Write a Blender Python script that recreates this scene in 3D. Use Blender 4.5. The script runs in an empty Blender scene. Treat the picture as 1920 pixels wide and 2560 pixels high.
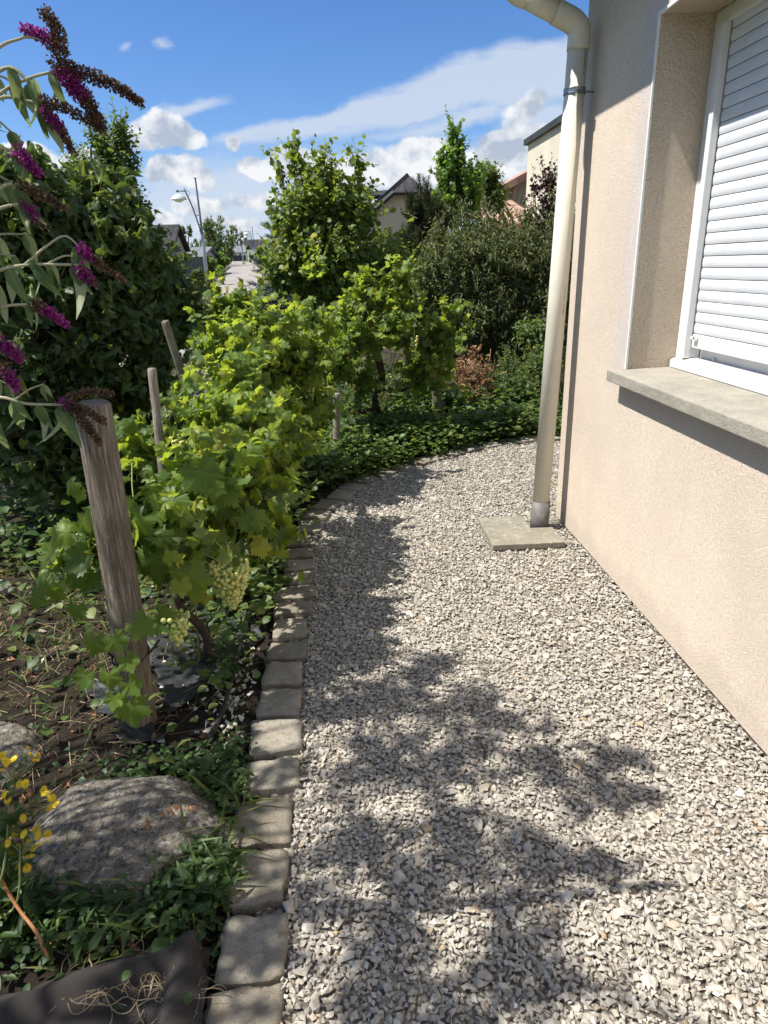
import bpy, bmesh, math
import numpy as np
from mathutils import Vector, Matrix
C = bpy.context.scene.collection
RAD = math.radians

# ------------------------------------------------------------------ camera
F = 1700.; CX, CY, CAMH = 960., 1280., 1.55
_dn = np.array([1080-CX, 5973-CY, F]); _dn /= np.linalg.norm(_dn)
_wd = np.array([843-CX, 680-CY, F]); _up = -_dn
_wd = _wd - _wd.dot(_up)*_up; _wd /= np.linalg.norm(_wd)
_rt = np.cross(_wd, _up); _rt = _rt if _rt[0] > 0 else -_rt
RW = np.array([_rt, _wd, _up])
cam_d = bpy.data.cameras.new('camera'); cam = bpy.data.objects.new('camera', cam_d); C.objects.link(cam)
cam_d.sensor_fit = 'VERTICAL'; cam_d.sensor_height = 36; cam_d.lens = 36*F/2560.; cam_d.clip_start = .02; cam_d.clip_end = 3000
M = Matrix.Identity(4)
for i in range(3):
    M[i][0] = RW[i, 0]; M[i][1] = -RW[i, 1]; M[i][2] = -RW[i, 2]
M[0][3] = 0; M[1][3] = 0; M[2][3] = CAMH
cam.matrix_world = M
bpy.context.scene.camera = cam

def ray(px, py): return RW @ np.array([px-CX, py-CY, F])
def at(px, py, Y):           # where a sight line meets the plane at distance Y ahead
    d = ray(px, py); return np.array([0, 0, CAMH]) + d*Y/d[1]
def onz(px, py, z=0.):
    d = ray(px, py); return np.array([0, 0, CAMH]) + d*(z-CAMH)/d[2]

# ------------------------------------------------------------------ light
LIGHT = np.array([1., .08, -1.62]); LIGHT /= np.linalg.norm(LIGHT); SUN = -LIGHT
w = bpy.data.worlds.new('World'); bpy.context.scene.world = w; w.use_nodes = True
def build_world():
    nt = w.node_tree; N = nt.nodes; L = nt.links; N.clear()
    out = N.new('ShaderNodeOutputWorld'); bg = N.new('ShaderNodeBackground'); L.new(bg.outputs[0], out.inputs[0])
    sky = N.new('ShaderNodeTexSky'); sky.sky_type = 'NISHITA'; sky.sun_disc = False
    sky.sun_elevation = math.asin(SUN[2]); sky.sun_rotation = math.atan2(SUN[0], SUN[1]); sky.air_density = 1.0; sky.dust_density = .3; sky.ozone_density = 2.0
    bg.inputs[1].default_value = .088
    tc = N.new('ShaderNodeTexCoord'); sep = N.new('ShaderNodeSeparateXYZ'); L.new(tc.outputs['Generated'], sep.inputs[0])
    def m(op, a, b=None, c=None, clamp=False):
        n = N.new('ShaderNodeMath'); n.operation = op; n.use_clamp = clamp
        for i, v in enumerate((a, b, c)):
            if v is None: continue
            if isinstance(v, (int, float)): n.inputs[i].default_value = v
            else: L.new(v, n.inputs[i])
        return n.outputs[0]
    ay = m('MAXIMUM', m('ABSOLUTE', sep.outputs[1]), .08)
    gx = m('DIVIDE', sep.outputs[0], ay); gz = m('DIVIDE', sep.outputs[2], ay)
    cb = N.new('ShaderNodeCombineXYZ'); L.new(gx, cb.inputs[0]); L.new(gz, cb.inputs[1]); L.new(m('SIGN', sep.outputs[1]), cb.inputs[2])
    P = cb.outputs[0]
    def noise(scale, det, rough, vec, dist=0.):
        n = N.new('ShaderNodeTexNoise'); n.inputs['Scale'].default_value = scale; n.inputs['Detail'].default_value = det
        n.inputs['Roughness'].default_value = rough; n.inputs['Distortion'].default_value = dist; L.new(vec, n.inputs['Vector']); return n
    def vscale(vec, s):
        n = N.new('ShaderNodeMapping'); n.inputs['Scale'].default_value = s; L.new(vec, n.inputs['Vector']); return n.outputs[0]
    warp = noise(9, 5, .6, P)
    vs = N.new('ShaderNodeVectorMath'); vs.operation = 'SUBTRACT'; L.new(warp.outputs['Color'], vs.inputs[0]); vs.inputs[1].default_value = (.5, .5, .5)
    vm = N.new('ShaderNodeVectorMath'); vm.operation = 'MULTIPLY'; L.new(vs.outputs[0], vm.inputs[0]); vm.inputs[1].default_value = (.07, .05, 0)
    va = N.new('ShaderNodeVectorMath'); va.operation = 'ADD'; L.new(P, va.inputs[0]); L.new(vm.outputs[0], va.inputs[1])
    PW = va.outputs[0]
    def blobs(lst, vec):
        acc = None
        for (px, py, rx, ry, rot, amp) in lst:
            d = ray(px, py); cx, cz = d[0]/d[1], d[2]/d[1]
            mp = N.new('ShaderNodeMapping'); mp.vector_type = 'TEXTURE'
            mp.inputs['Location'].default_value = (cx, cz, 0); mp.inputs['Rotation'].default_value = (0, 0, RAD(rot)); mp.inputs['Scale'].default_value = (rx/F, ry/F, 1e6)
            L.new(vec, mp.inputs['Vector'])
            ln = N.new('ShaderNodeVectorMath'); ln.operation = 'LENGTH'; L.new(mp.outputs[0], ln.inputs[0])
            v = m('MULTIPLY', m('SUBTRACT', 1., ln.outputs['Value'], clamp=True), amp)
            acc = v if acc is None else m('MAXIMUM', acc, v)
        return acc
    # cumulus: flat-based heaps with billowing edges
    cu = blobs([(405, 335, 85, 48, 5, 1.), (450, 352, 70, 38, -8, .9), (365, 350, 50, 40, 0, .9), (440, 432, 82, 42, 0, 1.1), (490, 445, 55, 32, -5, 1.), (395, 438, 45, 32, 0, 1.), (590, 370, 34, 22, 15, .85), (655, 420, 70, 38, 0, 1.), (720, 412, 110, 48, 4, 1.0), (800, 430, 110, 45, 0, .9), (870, 440, 130, 60, 0, .8),
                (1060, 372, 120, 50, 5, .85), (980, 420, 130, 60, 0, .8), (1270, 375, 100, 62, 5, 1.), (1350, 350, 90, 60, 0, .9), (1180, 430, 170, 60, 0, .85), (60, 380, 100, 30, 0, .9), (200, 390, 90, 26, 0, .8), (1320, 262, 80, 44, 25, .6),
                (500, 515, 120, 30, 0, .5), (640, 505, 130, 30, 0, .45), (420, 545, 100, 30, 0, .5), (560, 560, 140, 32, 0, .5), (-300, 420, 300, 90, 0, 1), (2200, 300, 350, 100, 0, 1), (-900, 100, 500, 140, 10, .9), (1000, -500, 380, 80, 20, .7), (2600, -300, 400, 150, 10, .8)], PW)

    nz = noise(14, 8, .58, P)
    cua = m('ADD', cu, m('MULTIPLY', m('SUBTRACT', nz.outputs['Fac'], .5), 1.0))
    mr = N.new('ShaderNodeMapRange'); mr.interpolation_type = 'SMOOTHSTEP'; mr.inputs['From Min'].default_value = .16; mr.inputs['From Max'].default_value = .36; L.new(cua, mr.inputs['Value'])
    cmask = m('MULTIPLY', mr.outputs[0], m('MULTIPLY', m('GREATER_THAN', cu, 0.001), 1.))
    # cirrus streaks
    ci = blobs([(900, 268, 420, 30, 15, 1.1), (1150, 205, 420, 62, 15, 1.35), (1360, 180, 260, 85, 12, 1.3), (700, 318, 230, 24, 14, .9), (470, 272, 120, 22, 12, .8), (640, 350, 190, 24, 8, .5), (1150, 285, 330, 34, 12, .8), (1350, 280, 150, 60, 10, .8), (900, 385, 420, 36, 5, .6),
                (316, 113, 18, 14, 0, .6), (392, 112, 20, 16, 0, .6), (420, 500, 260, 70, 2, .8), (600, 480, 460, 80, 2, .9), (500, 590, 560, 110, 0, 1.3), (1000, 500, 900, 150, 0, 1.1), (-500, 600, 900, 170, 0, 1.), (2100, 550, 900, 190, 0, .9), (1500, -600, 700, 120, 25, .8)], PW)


    mp = N.new('ShaderNodeMapping'); mp.inputs['Rotation'].default_value = (0, 0, RAD(-15)); mp.inputs['Scale'].default_value = (1, 8, 1); L.new(P, mp.inputs['Vector'])
    nc = noise(7, 8, .55, mp.outputs[0], .25)
    nf = noise(16, 6, .6, P)
    cia = m('MULTIPLY', ci, m('ADD', .0, m('ADD', m('MULTIPLY', nc.outputs['Fac'], 1.35), m('MULTIPLY', nf.outputs['Fac'], .45))))
    mr2 = N.new('ShaderNodeMapRange'); mr2.interpolation_type = 'SMOOTHSTEP'; mr2.inputs['From Min'].default_value = .04; mr2.inputs['From Max'].default_value = .62; L.new(cia, mr2.inputs['Value'])
    def sstep(v, a, b):
        n = N.new('ShaderNodeMapRange'); n.interpolation_type = 'SMOOTHSTEP'; n.inputs['From Min'].default_value = a; n.inputs['From Max'].default_value = b; L.new(v, n.inputs['Value']); return n.outputs[0]
    fill_veil = m('MULTIPLY', m('MAXIMUM', sstep(sep.outputs[2], .42, .72), sstep(m('MULTIPLY', sep.outputs[1], -1.), .05, .4)), m('ADD', .25, m('MULTIPLY', nf.outputs['Fac'], .6)))  # unseen cloud sheet overhead and behind the camera, added to lift the shade
    cim = m('MAXIMUM', m('MULTIPLY', mr2.outputs[0], .86), fill_veil)
    hs = N.new('ShaderNodeHueSaturation'); hs.inputs['Saturation'].default_value = 1.22; hs.inputs['Value'].default_value = 1.0; L.new(sky.outputs[0], hs.inputs['Color'])
    tint = N.new('ShaderNodeMix'); tint.data_type = 'RGBA'; tint.blend_type = 'MULTIPLY'; tint.inputs[0].default_value = 1.; L.new(hs.outputs[0], tint.inputs[6]); tint.inputs[7].default_value = (.66, .74, .93, 1)
    def mix(a, b, f):
        n = N.new('ShaderNodeMix'); n.data_type = 'RGBA'; L.new(f, n.inputs[0])
        for s, v in ((6, a), (7, b)):
            if isinstance(v, tuple): n.inputs[s].default_value = v
            else: L.new(v, n.inputs[s])
        return n.outputs[2]
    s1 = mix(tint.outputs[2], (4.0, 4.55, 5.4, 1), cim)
    # cumulus body: lit crests, grey undersides where cloud is thick
    shade = N.new('ShaderNodeTexNoise'); shade.inputs['Scale'].default_value = 14; shade.inputs['Detail'].default_value = 5
    sh = N.new('ShaderNodeMapping'); sh.inputs['Location'].default_value = (-.004, .016, 0); L.new(P, sh.inputs['Vector']); L.new(sh.outputs[0], shade.inputs['Vector'])
    dif = m('ADD', .55, m('MULTIPLY', m('SUBTRACT', nz.outputs['Fac'], shade.outputs['Fac']), 6.5), clamp=True)
    body = mix((3.0, 3.4, 4.1, 1), (5.9, 6.0, 6.1, 1), dif)
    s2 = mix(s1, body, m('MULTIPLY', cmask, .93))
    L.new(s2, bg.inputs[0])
build_world()
sun_d = bpy.data.lights.new('sun', 'SUN'); sun_d.energy = 4.8; sun_d.angle = RAD(.55); sun_d.color = (1, .95, .87)
sun_o = bpy.data.objects.new('sun', sun_d); C.objects.link(sun_o)
sun_o.rotation_euler = Vector(LIGHT).to_track_quat('-Z', 'Y').to_euler(); sun_o.location = tuple(SUN*60)
vs_ = bpy.context.scene.view_settings; vs_.view_transform = 'Standard'; vs_.look = 'None'; vs_.exposure = .87; vs_.gamma = 1
cy = bpy.context.scene.cycles; cy.max_bounces = 6; cy.diffuse_bounces = 4; cy.transmission_bounces = 4; cy.transparent_max_bounces = 6; cy.glossy_bounces = 2

# ------------------------------------------------------------------ helpers
rng = np.random.default_rng(11)
def nrm(v):
    v = np.asarray(v, float); n = np.linalg.norm(v, axis=-1, keepdims=True); return v/np.maximum(n, 1e-9)
class MB:
    """collects vertex / face chunks, then links them as one mesh object"""
    def __init__(s): s.V = []; s.F = []; s.uv = []; s.var = []; s.mi = []; s.n = 0
    def add(s, V, Fs, uv=None, var=None, mi=0):
        V = np.asarray(V, float).reshape(-1, 3); k = len(V)
        s.V.append(V)
        for f in Fs:
            f = np.asarray(f, int)
            if f.size: s.F.append(f + s.n); s.mi.append(np.full(len(f), mi))
        s.uv.append(np.zeros((k, 3)) if uv is None else np.c_[uv, np.zeros((k, 3-np.shape(uv)[1]))])
        if var is None: var = rng.random(3)
        s.var.append(np.broadcast_to(np.asarray(var, float), (k, 3)).copy()); s.n += k
        return s
    def build(s, name, mats, parent=None, smooth=False):
        me = bpy.data.meshes.new(name); V = np.concatenate(s.V)
        me.vertices.add(len(V)); me.vertices.foreach_set('co', V.astype(np.float32).ravel())
        lt = np.concatenate([np.full(len(f), f.shape[1]) for f in s.F]); li = np.concatenate([f.ravel() for f in s.F])
        ls = np.r_[0, np.cumsum(lt)[:-1]]
        me.loops.add(len(li)); me.loops.foreach_set('vertex_index', li.astype(np.int32))
        me.polygons.add(len(lt)); me.polygons.foreach_set('loop_start', ls.astype(np.int32)); me.polygons.foreach_set('loop_total', lt.astype(np.int32))
        me.polygons.foreach_set('material_index', np.concatenate(s.mi).astype(np.int32))
        me.polygons.foreach_set('use_smooth', np.full(len(lt), bool(smooth)))
        for nm, arr in (('luv', s.uv), ('var', s.var)):
            a = me.attributes.new(nm, 'FLOAT_VECTOR', 'POINT'); a.data.foreach_set('vector', np.concatenate(arr).astype(np.float32).ravel())
        me.update(calc_edges=True)
        for m_ in (mats if isinstance(mats, (list, tuple)) else [mats]): me.materials.append(m_)
        o = bpy.data.objects.new(name, me); C.objects.link(o)
        if parent is not None:
            o.parent = parent; o.matrix_parent_inverse = Matrix.Translation(-Vector(parent.location)) if parent.type == 'EMPTY' and abs(parent.rotation_euler.z) < 1e-6 else Matrix.Identity(4)
        return o
def tag(o, label=None, cat=None, group=None, kind=None):
    if label: o['label'] = label
    if cat: o['category'] = cat
    if group: o['group'] = group
    if kind: o['kind'] = kind
    return o
def empty(name, loc, label, cat, group=None):
    o = bpy.data.objects.new(name, None); C.objects.link(o); o.location = tuple(map(float, loc)); o.empty_display_size = .1
    return tag(o, label, cat, group)
def frame_from(t):
    t = nrm(t); a = np.array([0, 0, 1.]) if abs(t[2]) < .9 else np.array([1., 0, 0]); u = nrm(np.cross(a, t)); return u, np.cross(t, u)
def tube(mb, pts, rad, sides=6, var=None, mi=0, cap=True, wob=0.):
    pts = np.asarray(pts, float); n = len(pts); rad = np.broadcast_to(rad, n)
    T = np.gradient(pts, axis=0); T = nrm(T); u, v = frame_from(T[0]); an = np.arange(sides)/sides*2*np.pi
    V = []; UV = []; ln = 0
    for i in range(n):
        u = nrm(u - T[i]*u.dot(T[i])); v = np.cross(T[i], u)
        if i: ln += np.linalg.norm(pts[i]-pts[i-1])
        rr = rad[i]*(1+wob*rng.normal(size=sides)) if wob else rad[i]*np.ones(sides)
        V.append(pts[i] + (np.cos(an)*rr)[:, None]*u + (np.sin(an)*rr)[:, None]*v); UV.append(np.c_[an/(2*np.pi), np.full(sides, ln)])
    i = np.arange(n-1)[:, None]*sides; j = np.arange(sides); k = (j+1) % sides
    q = np.stack([i+j, i+k, i+k+sides, i+j+sides], -1).reshape(-1, 4); Fs = [q]
    if cap: Fs += [np.arange(sides)[::-1][None], (np.arange(sides)+(n-1)*sides)[None]]
    mb.add(np.concatenate(V), Fs, np.concatenate(UV), var, mi)
def smoothpath(P, n):
    P = np.asarray(P, float)
    if len(P) < 3:
        t = np.linspace(0, 1, n)[:, None]; return P[0]*(1-t)+P[-1]*t
    Q = np.vstack([2*P[0]-P[1], P, 2*P[-1]-P[-2]]); out = []
    for s in np.linspace(0, len(P)-1-1e-6, n):
        i = int(s); t = s-i; a, b, c, d = Q[i:i+4]
        out.append(.5*(2*b+(c-a)*t+(2*a-5*b+4*c-d)*t*t+(3*b-a-3*c+d)*t**3))
    return np.array(out)
BOXF = np.array([[0, 3, 2, 1], [4, 5, 6, 7], [0, 1, 5, 4], [1, 2, 6, 5], [2, 3, 7, 6], [3, 0, 4, 7]])
def box(mb, a, b, mi=0, var=None):
    x0, y0, z0 = a; x1, y1, z1 = b
    mb.add([(x0, y0, z0), (x1, y0, z0), (x1, y1, z0), (x0, y1, z0), (x0, y0, z1), (x1, y0, z1), (x1, y1, z1), (x0, y1, z1)], [BOXF], None, var, mi)
def bevel_box_obj(name, a, b, mat, parent=None, bev=.003, seg=2):
    mb = MB(); box(mb, a, b); o = mb.build(name, mat, parent)
    m_ = o.modifiers.new('bevel', 'BEVEL'); m_.width = bev; m_.segments = seg; m_.limit_method = 'ANGLE'; return o
def prism(mb, poly, z0, z1, axis='z', mi=0):
    """extrude polygon; axis z: poly in xy; axis y: poly in xz between y0,y1; axis x: poly in yz"""
    n = len(poly); V = []
    for zz in (z0, z1):
        for (p, q) in poly:
            V.append((p, q, zz) if axis == 'z' else (p, zz, q) if axis == 'y' else (zz, p, q))
    Fs = [np.array([[i, (i+1) % n, n+(i+1) % n, n+i] for i in range(n)]), np.arange(n)[::-1][None], (np.arange(n)+n)[None]]
    mb.add(V, Fs, mi=mi)
def lathe(mb, prof, c, sides=16, mi=0, axis=(0, 0, 1)):
    """prof: list of (r, h) revolved about axis through c"""
    ax = nrm(axis); u, v = frame_from(ax); an = np.arange(sides)/sides*2*np.pi; V = []
    for r, h in prof: V.append(np.asarray(c)+ax*h+(np.cos(an)*r)[:, None]*u+(np.sin(an)*r)[:, None]*v)
    n = len(prof); i = np.arange(n-1)[:, None]*sides; j = np.arange(sides); k = (j+1) % sides
    mb.add(np.concatenate(V), [np.stack([i+j, i+k, i+k+sides, i+j+sides], -1).reshape(-1, 4)], mi=mi)
# value noise for geometry
_tab = np.random.default_rng(5).random((64, 64, 64))
def vnoise(p):
    p = np.asarray(p, float); i = np.floor(p).astype(int); f = p-i; f = f*f*(3-2*f); r = 0
    for dx in (0, 1):
        for dy in (0, 1):
            for dz in (0, 1):
                wgt = (f[..., 0] if dx else 1-f[..., 0])*(f[..., 1] if dy else 1-f[..., 1])*(f[..., 2] if dz else 1-f[..., 2])
                r = r + wgt*_tab[(i[..., 0]+dx) % 64, (i[..., 1]+dy) % 64, (i[..., 2]+dz) % 64]
    return r
def fbm(p, o=4):
    p = np.asarray(p, float); return sum(vnoise(p*2**k+k*17.3)*.5**k for k in range(o))/sum(.5**k for k in range(o))

# ------------------------------------------------------------------ materials
def mat(name):
    m_ = bpy.data.materials.new(name); m_.use_nodes = True; nt = m_.node_tree; N = nt.nodes
    return m_, nt, N, nt.links, N['Principled BSDF']
class Nd:
    def __init__(s, nt): s.N = nt.nodes; s.L = nt.links
    def link(s, a, b): s.L.new(a, b)
    def val(s, n, i, v):
        if v is None: return
        if hasattr(v, 'is_output'): s.L.new(v, n.inputs[i])
        else: n.inputs[i].default_value = v
    def math(s, op, a, b=None, clamp=False):
        n = s.N.new('ShaderNodeMath'); n.operation = op; n.use_clamp = clamp; s.val(n, 0, a); s.val(n, 1, b); return n.outputs[0]
    def noise(s, scale, det=4, rough=.55, vec=None, dist=0.):
        n = s.N.new('ShaderNodeTexNoise'); n.inputs['Scale'].default_value = scale; n.inputs['Detail'].default_value = det; n.inputs['Roughness'].default_value = rough; n.inputs['Distortion'].default_value = dist
        if vec is not None: s.L.new(vec, n.inputs['Vector'])
        return n
    def pos(s): return s.N.new('ShaderNodeNewGeometry').outputs['Position']
    def obj(s): return s.N.new('ShaderNodeTexCoord').outputs['Object']
    def attr(s, nm):
        n = s.N.new('ShaderNodeAttribute'); n.attribute_name = nm; sp = s.N.new('ShaderNodeSeparateXYZ'); s.L.new(n.outputs['Vector'], sp.inputs[0]); return n.outputs['Vector'], sp.outputs
    def mapping(s, vec, sc=(1, 1, 1), rot=(0, 0, 0)):
        n = s.N.new('ShaderNodeMapping'); n.inputs['Scale'].default_value = sc; n.inputs['Rotation'].default_value = rot; s.L.new(vec, n.inputs['Vector']); return n.outputs[0]
    def ramp(s, fac, stops, interp='LINEAR'):
        n = s.N.new('ShaderNodeValToRGB'); cr = n.color_ramp; cr.interpolation = interp
        while len(cr.elements) > 1: cr.elements.remove(cr.elements[0])
        for i, (p, c) in enumerate(stops):
            e = cr.elements[0] if i == 0 else cr.elements.new(p)
            e.position = p; e.color = (*c, 1) if len(c) == 3 else c
        s.val(n, 0, fac); return n.outputs[0]
    def mix(s, a, b, f, mode='MIX'):
        n = s.N.new('ShaderNodeMix'); n.data_type = 'RGBA'; n.blend_type = mode; s.val(n, 0, f)
        for i, v in ((6, a), (7, b)):
            s.val(n, i, (*v, 1) if isinstance(v, tuple) and len(v) == 3 else v)
        return n.outputs[2]
    def bump(s, h, dist, strength=1., nrm_=None):
        n = s.N.new('ShaderNodeBump'); n.inputs['Distance'].default_value = dist; n.inputs['Strength'].default_value = strength; s.L.new(h, n.inputs['Height'])
        if nrm_ is not None: s.L.new(nrm_, n.inputs['Normal'])
        return n.outputs[0]
def g3(v): return (v, v, v)

def leaf_mat(name, stops, back=None, trans=.4, tcol=None, rough=.42, vein=None, spec=.35, blotch=.25, tex=60):
    m_, nt, N, L, b = mat(name); d = Nd(nt); _, v = d.attr('var')
    col = d.ramp(v[0], stops)
    ns = d.noise(tex, 3, .6, d.pos())
    col = d.mix(col, d.mix(col, g3(.55), 1., 'MULTIPLY'), d.math('MULTIPLY', ns.outputs['Fac'], blotch*1.6))
    uvv, uv = d.attr('luv')
    hgt = None
    if vein == 'palm':
        an = d.math('ARCTAN2', uv[0], uv[1])
        rr = d.N.new('ShaderNodeVectorMath'); rr.operation = 'LENGTH'; d.link(uvv, rr.inputs[0])
        fr = d.math('PINGPONG', d.math('ABSOLUTE', an), RAD(29)); dist = d.math('MULTIPLY', d.math('SINE', fr), rr.outputs['Value'])
        line = d.math('LESS_THAN', dist, .012)
        # side veins
        sd = d.math('PINGPONG', d.math('SUBTRACT', rr.outputs['Value'], d.math('MULTIPLY', fr, .9)), .055)
        line2 = d.math('MULTIPLY', d.math('LESS_THAN', sd, .005), .5)
        ln = d.math('MAXIMUM', line, line2); col = d.mix(col, (.22, .30, .07), d.math('MULTIPLY', ln, .45)); hgt = ln
    elif vein == 'pin':
        ax = d.math('ABSOLUTE', uv[0]); line = d.math('LESS_THAN', ax, .018)
        sd = d.math('PINGPONG', d.math('SUBTRACT', uv[1], d.math('MULTIPLY', ax, .7)), .05)
        ln = d.math('MAXIMUM', line, d.math('MULTIPLY', d.math('LESS_THAN', sd, .008), .6)); col = d.mix(col, (.2, .26, .08), d.math('MULTIPLY', ln, .35))
        hgt = sd
    if back is not None:
        bf = N.new('ShaderNodeNewGeometry').outputs['Backfacing']; col2 = d.mix(col, back, d.math('MULTIPLY', bf, .75))
    else: col2 = col
    L.new(col2, b.inputs['Base Color']); b.inputs['Roughness'].default_value = rough; b.inputs['Specular IOR Level'].default_value = spec
    if hgt is not None: L.new(d.bump(hgt, .0015, .5), b.inputs['Normal'])
    tr = N.new('ShaderNodeBsdfTranslucent'); tc = d.mix(col, tcol or (.35, .5, .05), .5)
    L.new(d.mix(tc, g3(1.35), 1., 'MULTIPLY'), tr.inputs[0]); ms = N.new('ShaderNodeMixShader'); ms.inputs[0].default_value = trans
    L.new(b.outputs[0], ms.inputs[1]); L.new(tr.outputs[0], ms.inputs[2]); L.new(ms.outputs[0], N['Material Output'].inputs[0]); return m_

def simple_mat(name, stops, scale=8, rough=.8, bump=.0, bscale=None, det=5, spec=.3, vec='pos', metal=0., stretch=(1, 1, 1)):
    m_, nt, N, L, b = mat(name); d = Nd(nt); p = d.pos() if vec == 'pos' else d.obj()
    p = d.mapping(p, stretch)
    n = d.noise(scale, det, .6, p); L.new(d.ramp(n.outputs['Fac'], stops), b.inputs['Base Color']); b.inputs['Roughness'].default_value = rough; b.inputs['Specular IOR Level'].default_value = spec; b.inputs['Metallic'].default_value = metal
    if bump:
        n2 = d.noise(bscale or scale*3, 6, .65, p); L.new(d.bump(n2.outputs['Fac'], bump), b.inputs['Normal'])
    return m_

def render_mat(name, c, coarse=False):   # roughcast render
    m_, nt, N, L, b = mat(name); d = Nd(nt); p = d.pos()
    n1 = d.noise(1.3, 4, .6, p); n2 = d.noise(190, 3, .6, p); n3 = d.noise(7, 4, .6, p)
    c2 = tuple(x*.86 for x in c)
    col = d.mix(c2, c, d.ramp(n1.outputs['Fac'], [(.35, g3(0)), (.62, g3(1))]))
    col = d.mix(col, tuple(x*.72 for x in c), d.math('MULTIPLY', d.ramp(n2.outputs['Fac'], [(.34, g3(1)), (.5, g3(0))]), .45))
    st = d.noise(3.0, 5, .7, d.mapping(p, (1, 6, .7))); col = d.mix(col, tuple(x*.8 for x in c), d.ramp(st.outputs['Fac'], [(.55, g3(0)), (.8, g3(.4))]))
    spk = d.noise(55, 2, .5, p); col = d.mix(col, (.12, .09, .07), d.ramp(spk.outputs['Fac'], [(.79, g3(0)), (.81, g3(.7))]))
    spz = N.new('ShaderNodeSeparateXYZ'); L.new(p, spz.inputs[0]); dz = d.math('ADD', spz.outputs[2], d.math('MULTIPLY', n3.outputs['Fac'], -.22)); col = d.mix(col, tuple(x*.74 for x in c), d.ramp(dz, [(.0, g3(.55)), (.07, g3(0))]))
    L.new(col, b.inputs['Base Color']); b.inputs['Roughness'].default_value = .93; b.inputs['Specular IOR Level'].default_value = .15
    vo = N.new('ShaderNodeTexVoronoi'); vo.feature = 'SMOOTH_F1'; vo.inputs['Scale'].default_value = 95 if coarse else 300; dn = d.noise(60, 3, .5, p)
    mxv = N.new('ShaderNodeMix'); mxv.data_type = 'VECTOR'; mxv.inputs[0].default_value = .03; L.new(p, mxv.inputs[4]); L.new(dn.outputs['Color'], mxv.inputs[5]); L.new(mxv.outputs[1], vo.inputs['Vector'])
    h = d.math('ADD', d.math('MULTIPLY', vo.outputs['Distance'], -1.), d.math('MULTIPLY', n2.outputs['Fac'], .8))
    L.new(d.bump(h, .010 if coarse else .004), b.inputs['Normal']); return m_

MT = {}
MT['wall'] = render_mat('wall_render', (.715, .61, .50))
MT['band'] = render_mat('band_render', (.68, .60, .545))
MT['reveal'] = render_mat('reveal_render', (.68, .56, .435), True)
MT['soffit'] = simple_mat('soffit', [(.3, (.5, .45, .4)), (.7, (.56, .52, .46))], 5)
MT['pvc'] = simple_mat('white_pvc', [(.3, (.62, .63, .63)), (.7, (.70, .70, .69))], 12, .38, spec=.45)
MT['trim'] = simple_mat('white_bead', [(.3, (.62, .64, .63)), (.7, (.72, .72, .70))], 20, .5)
def shutter():
    m_, nt, N, L, b = mat('shutter_white'); d = Nd(nt); p = d.pos(); sp = N.new('ShaderNodeSeparateXYZ'); L.new(p, sp.inputs[0])
    n = d.noise(6, 5, .6, d.mapping(p, (1, 1, 4))); L.new(d.ramp(n.outputs['Fac'], [(.3, (.55, .575, .61)), (.7, (.63, .65, .675))]), b.inputs['Base Color'])
    wv = d.math('PINGPONG', sp.outputs[2], .0028); L.new(d.bump(wv, .25, .35), b.inputs['Normal']); b.inputs['Roughness'].default_value = .42; return m_
MT['shutter'] = shutter()
MT['pipe'] = simple_mat('cream_pvc', [(.3, (.56, .53, .43)), (.55, (.63, .60, .50)), (.75, (.60, .56, .45))], 4, .45, .0004, 60, spec=.4)
MT['greypvc'] = simple_mat('grey_pvc', [(.3, (.10, .095, .095)), (.6, (.145, .138, .135)), (.75, (.22, .205, .19))], 14, .6)
MT['zinc'] = simple_mat('zinc', [(.3, (.16, .19, .23)), (.7, (.30, .33, .36))], 30, .35, metal=.8)
def concrete(name, a, b_, lich=None):
    m_, nt, N, L, b = mat(name); d = Nd(nt); p = d.pos(); n1 = d.noise(9, 6, .65, p); n2 = d.noise(160, 4, .7, p); n3 = d.noise(30, 5, .7, p)
    col = d.ramp(n1.outputs['Fac'], [(.3, a), (.7, b_)]); oi = N.new('ShaderNodeObjectInfo'); col = d.mix(col, d.mix(col, (.72, .70, .66), 1., 'MULTIPLY'), oi.outputs['Random']); col = d.mix(col, tuple(x*.5 for x in a), d.ramp(n2.outputs['Fac'], [(.30, g3(.9)), (.46, g3(0))]))
    if lich: col = d.mix(col, lich, d.ramp(n3.outputs['Fac'], [(.52, g3(0)), (.66, g3(.65))]))
    L.new(col, b.inputs['Base Color']); b.inputs['Roughness'].default_value = .92; b.inputs['Specular IOR Level'].default_value = .2
    h = d.math('ADD', d.math('MULTIPLY', n3.outputs['Fac'], 2.), n2.outputs['Fac']); L.new(d.bump(h, .004), b.inputs['Normal']); return m_
MT['sill'] = concrete('sill_concrete', (.27, .25, .21), (.38, .355, .30))
MT['slab'] = concrete('slab_concrete', (.26, .24, .195), (.37, .345, .285), (.43, .41, .36))
MT['kerb'] = concrete('kerb_stone', (.20, .182, .15), (.36, .33, .27), (.17, .14, .09))
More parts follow.
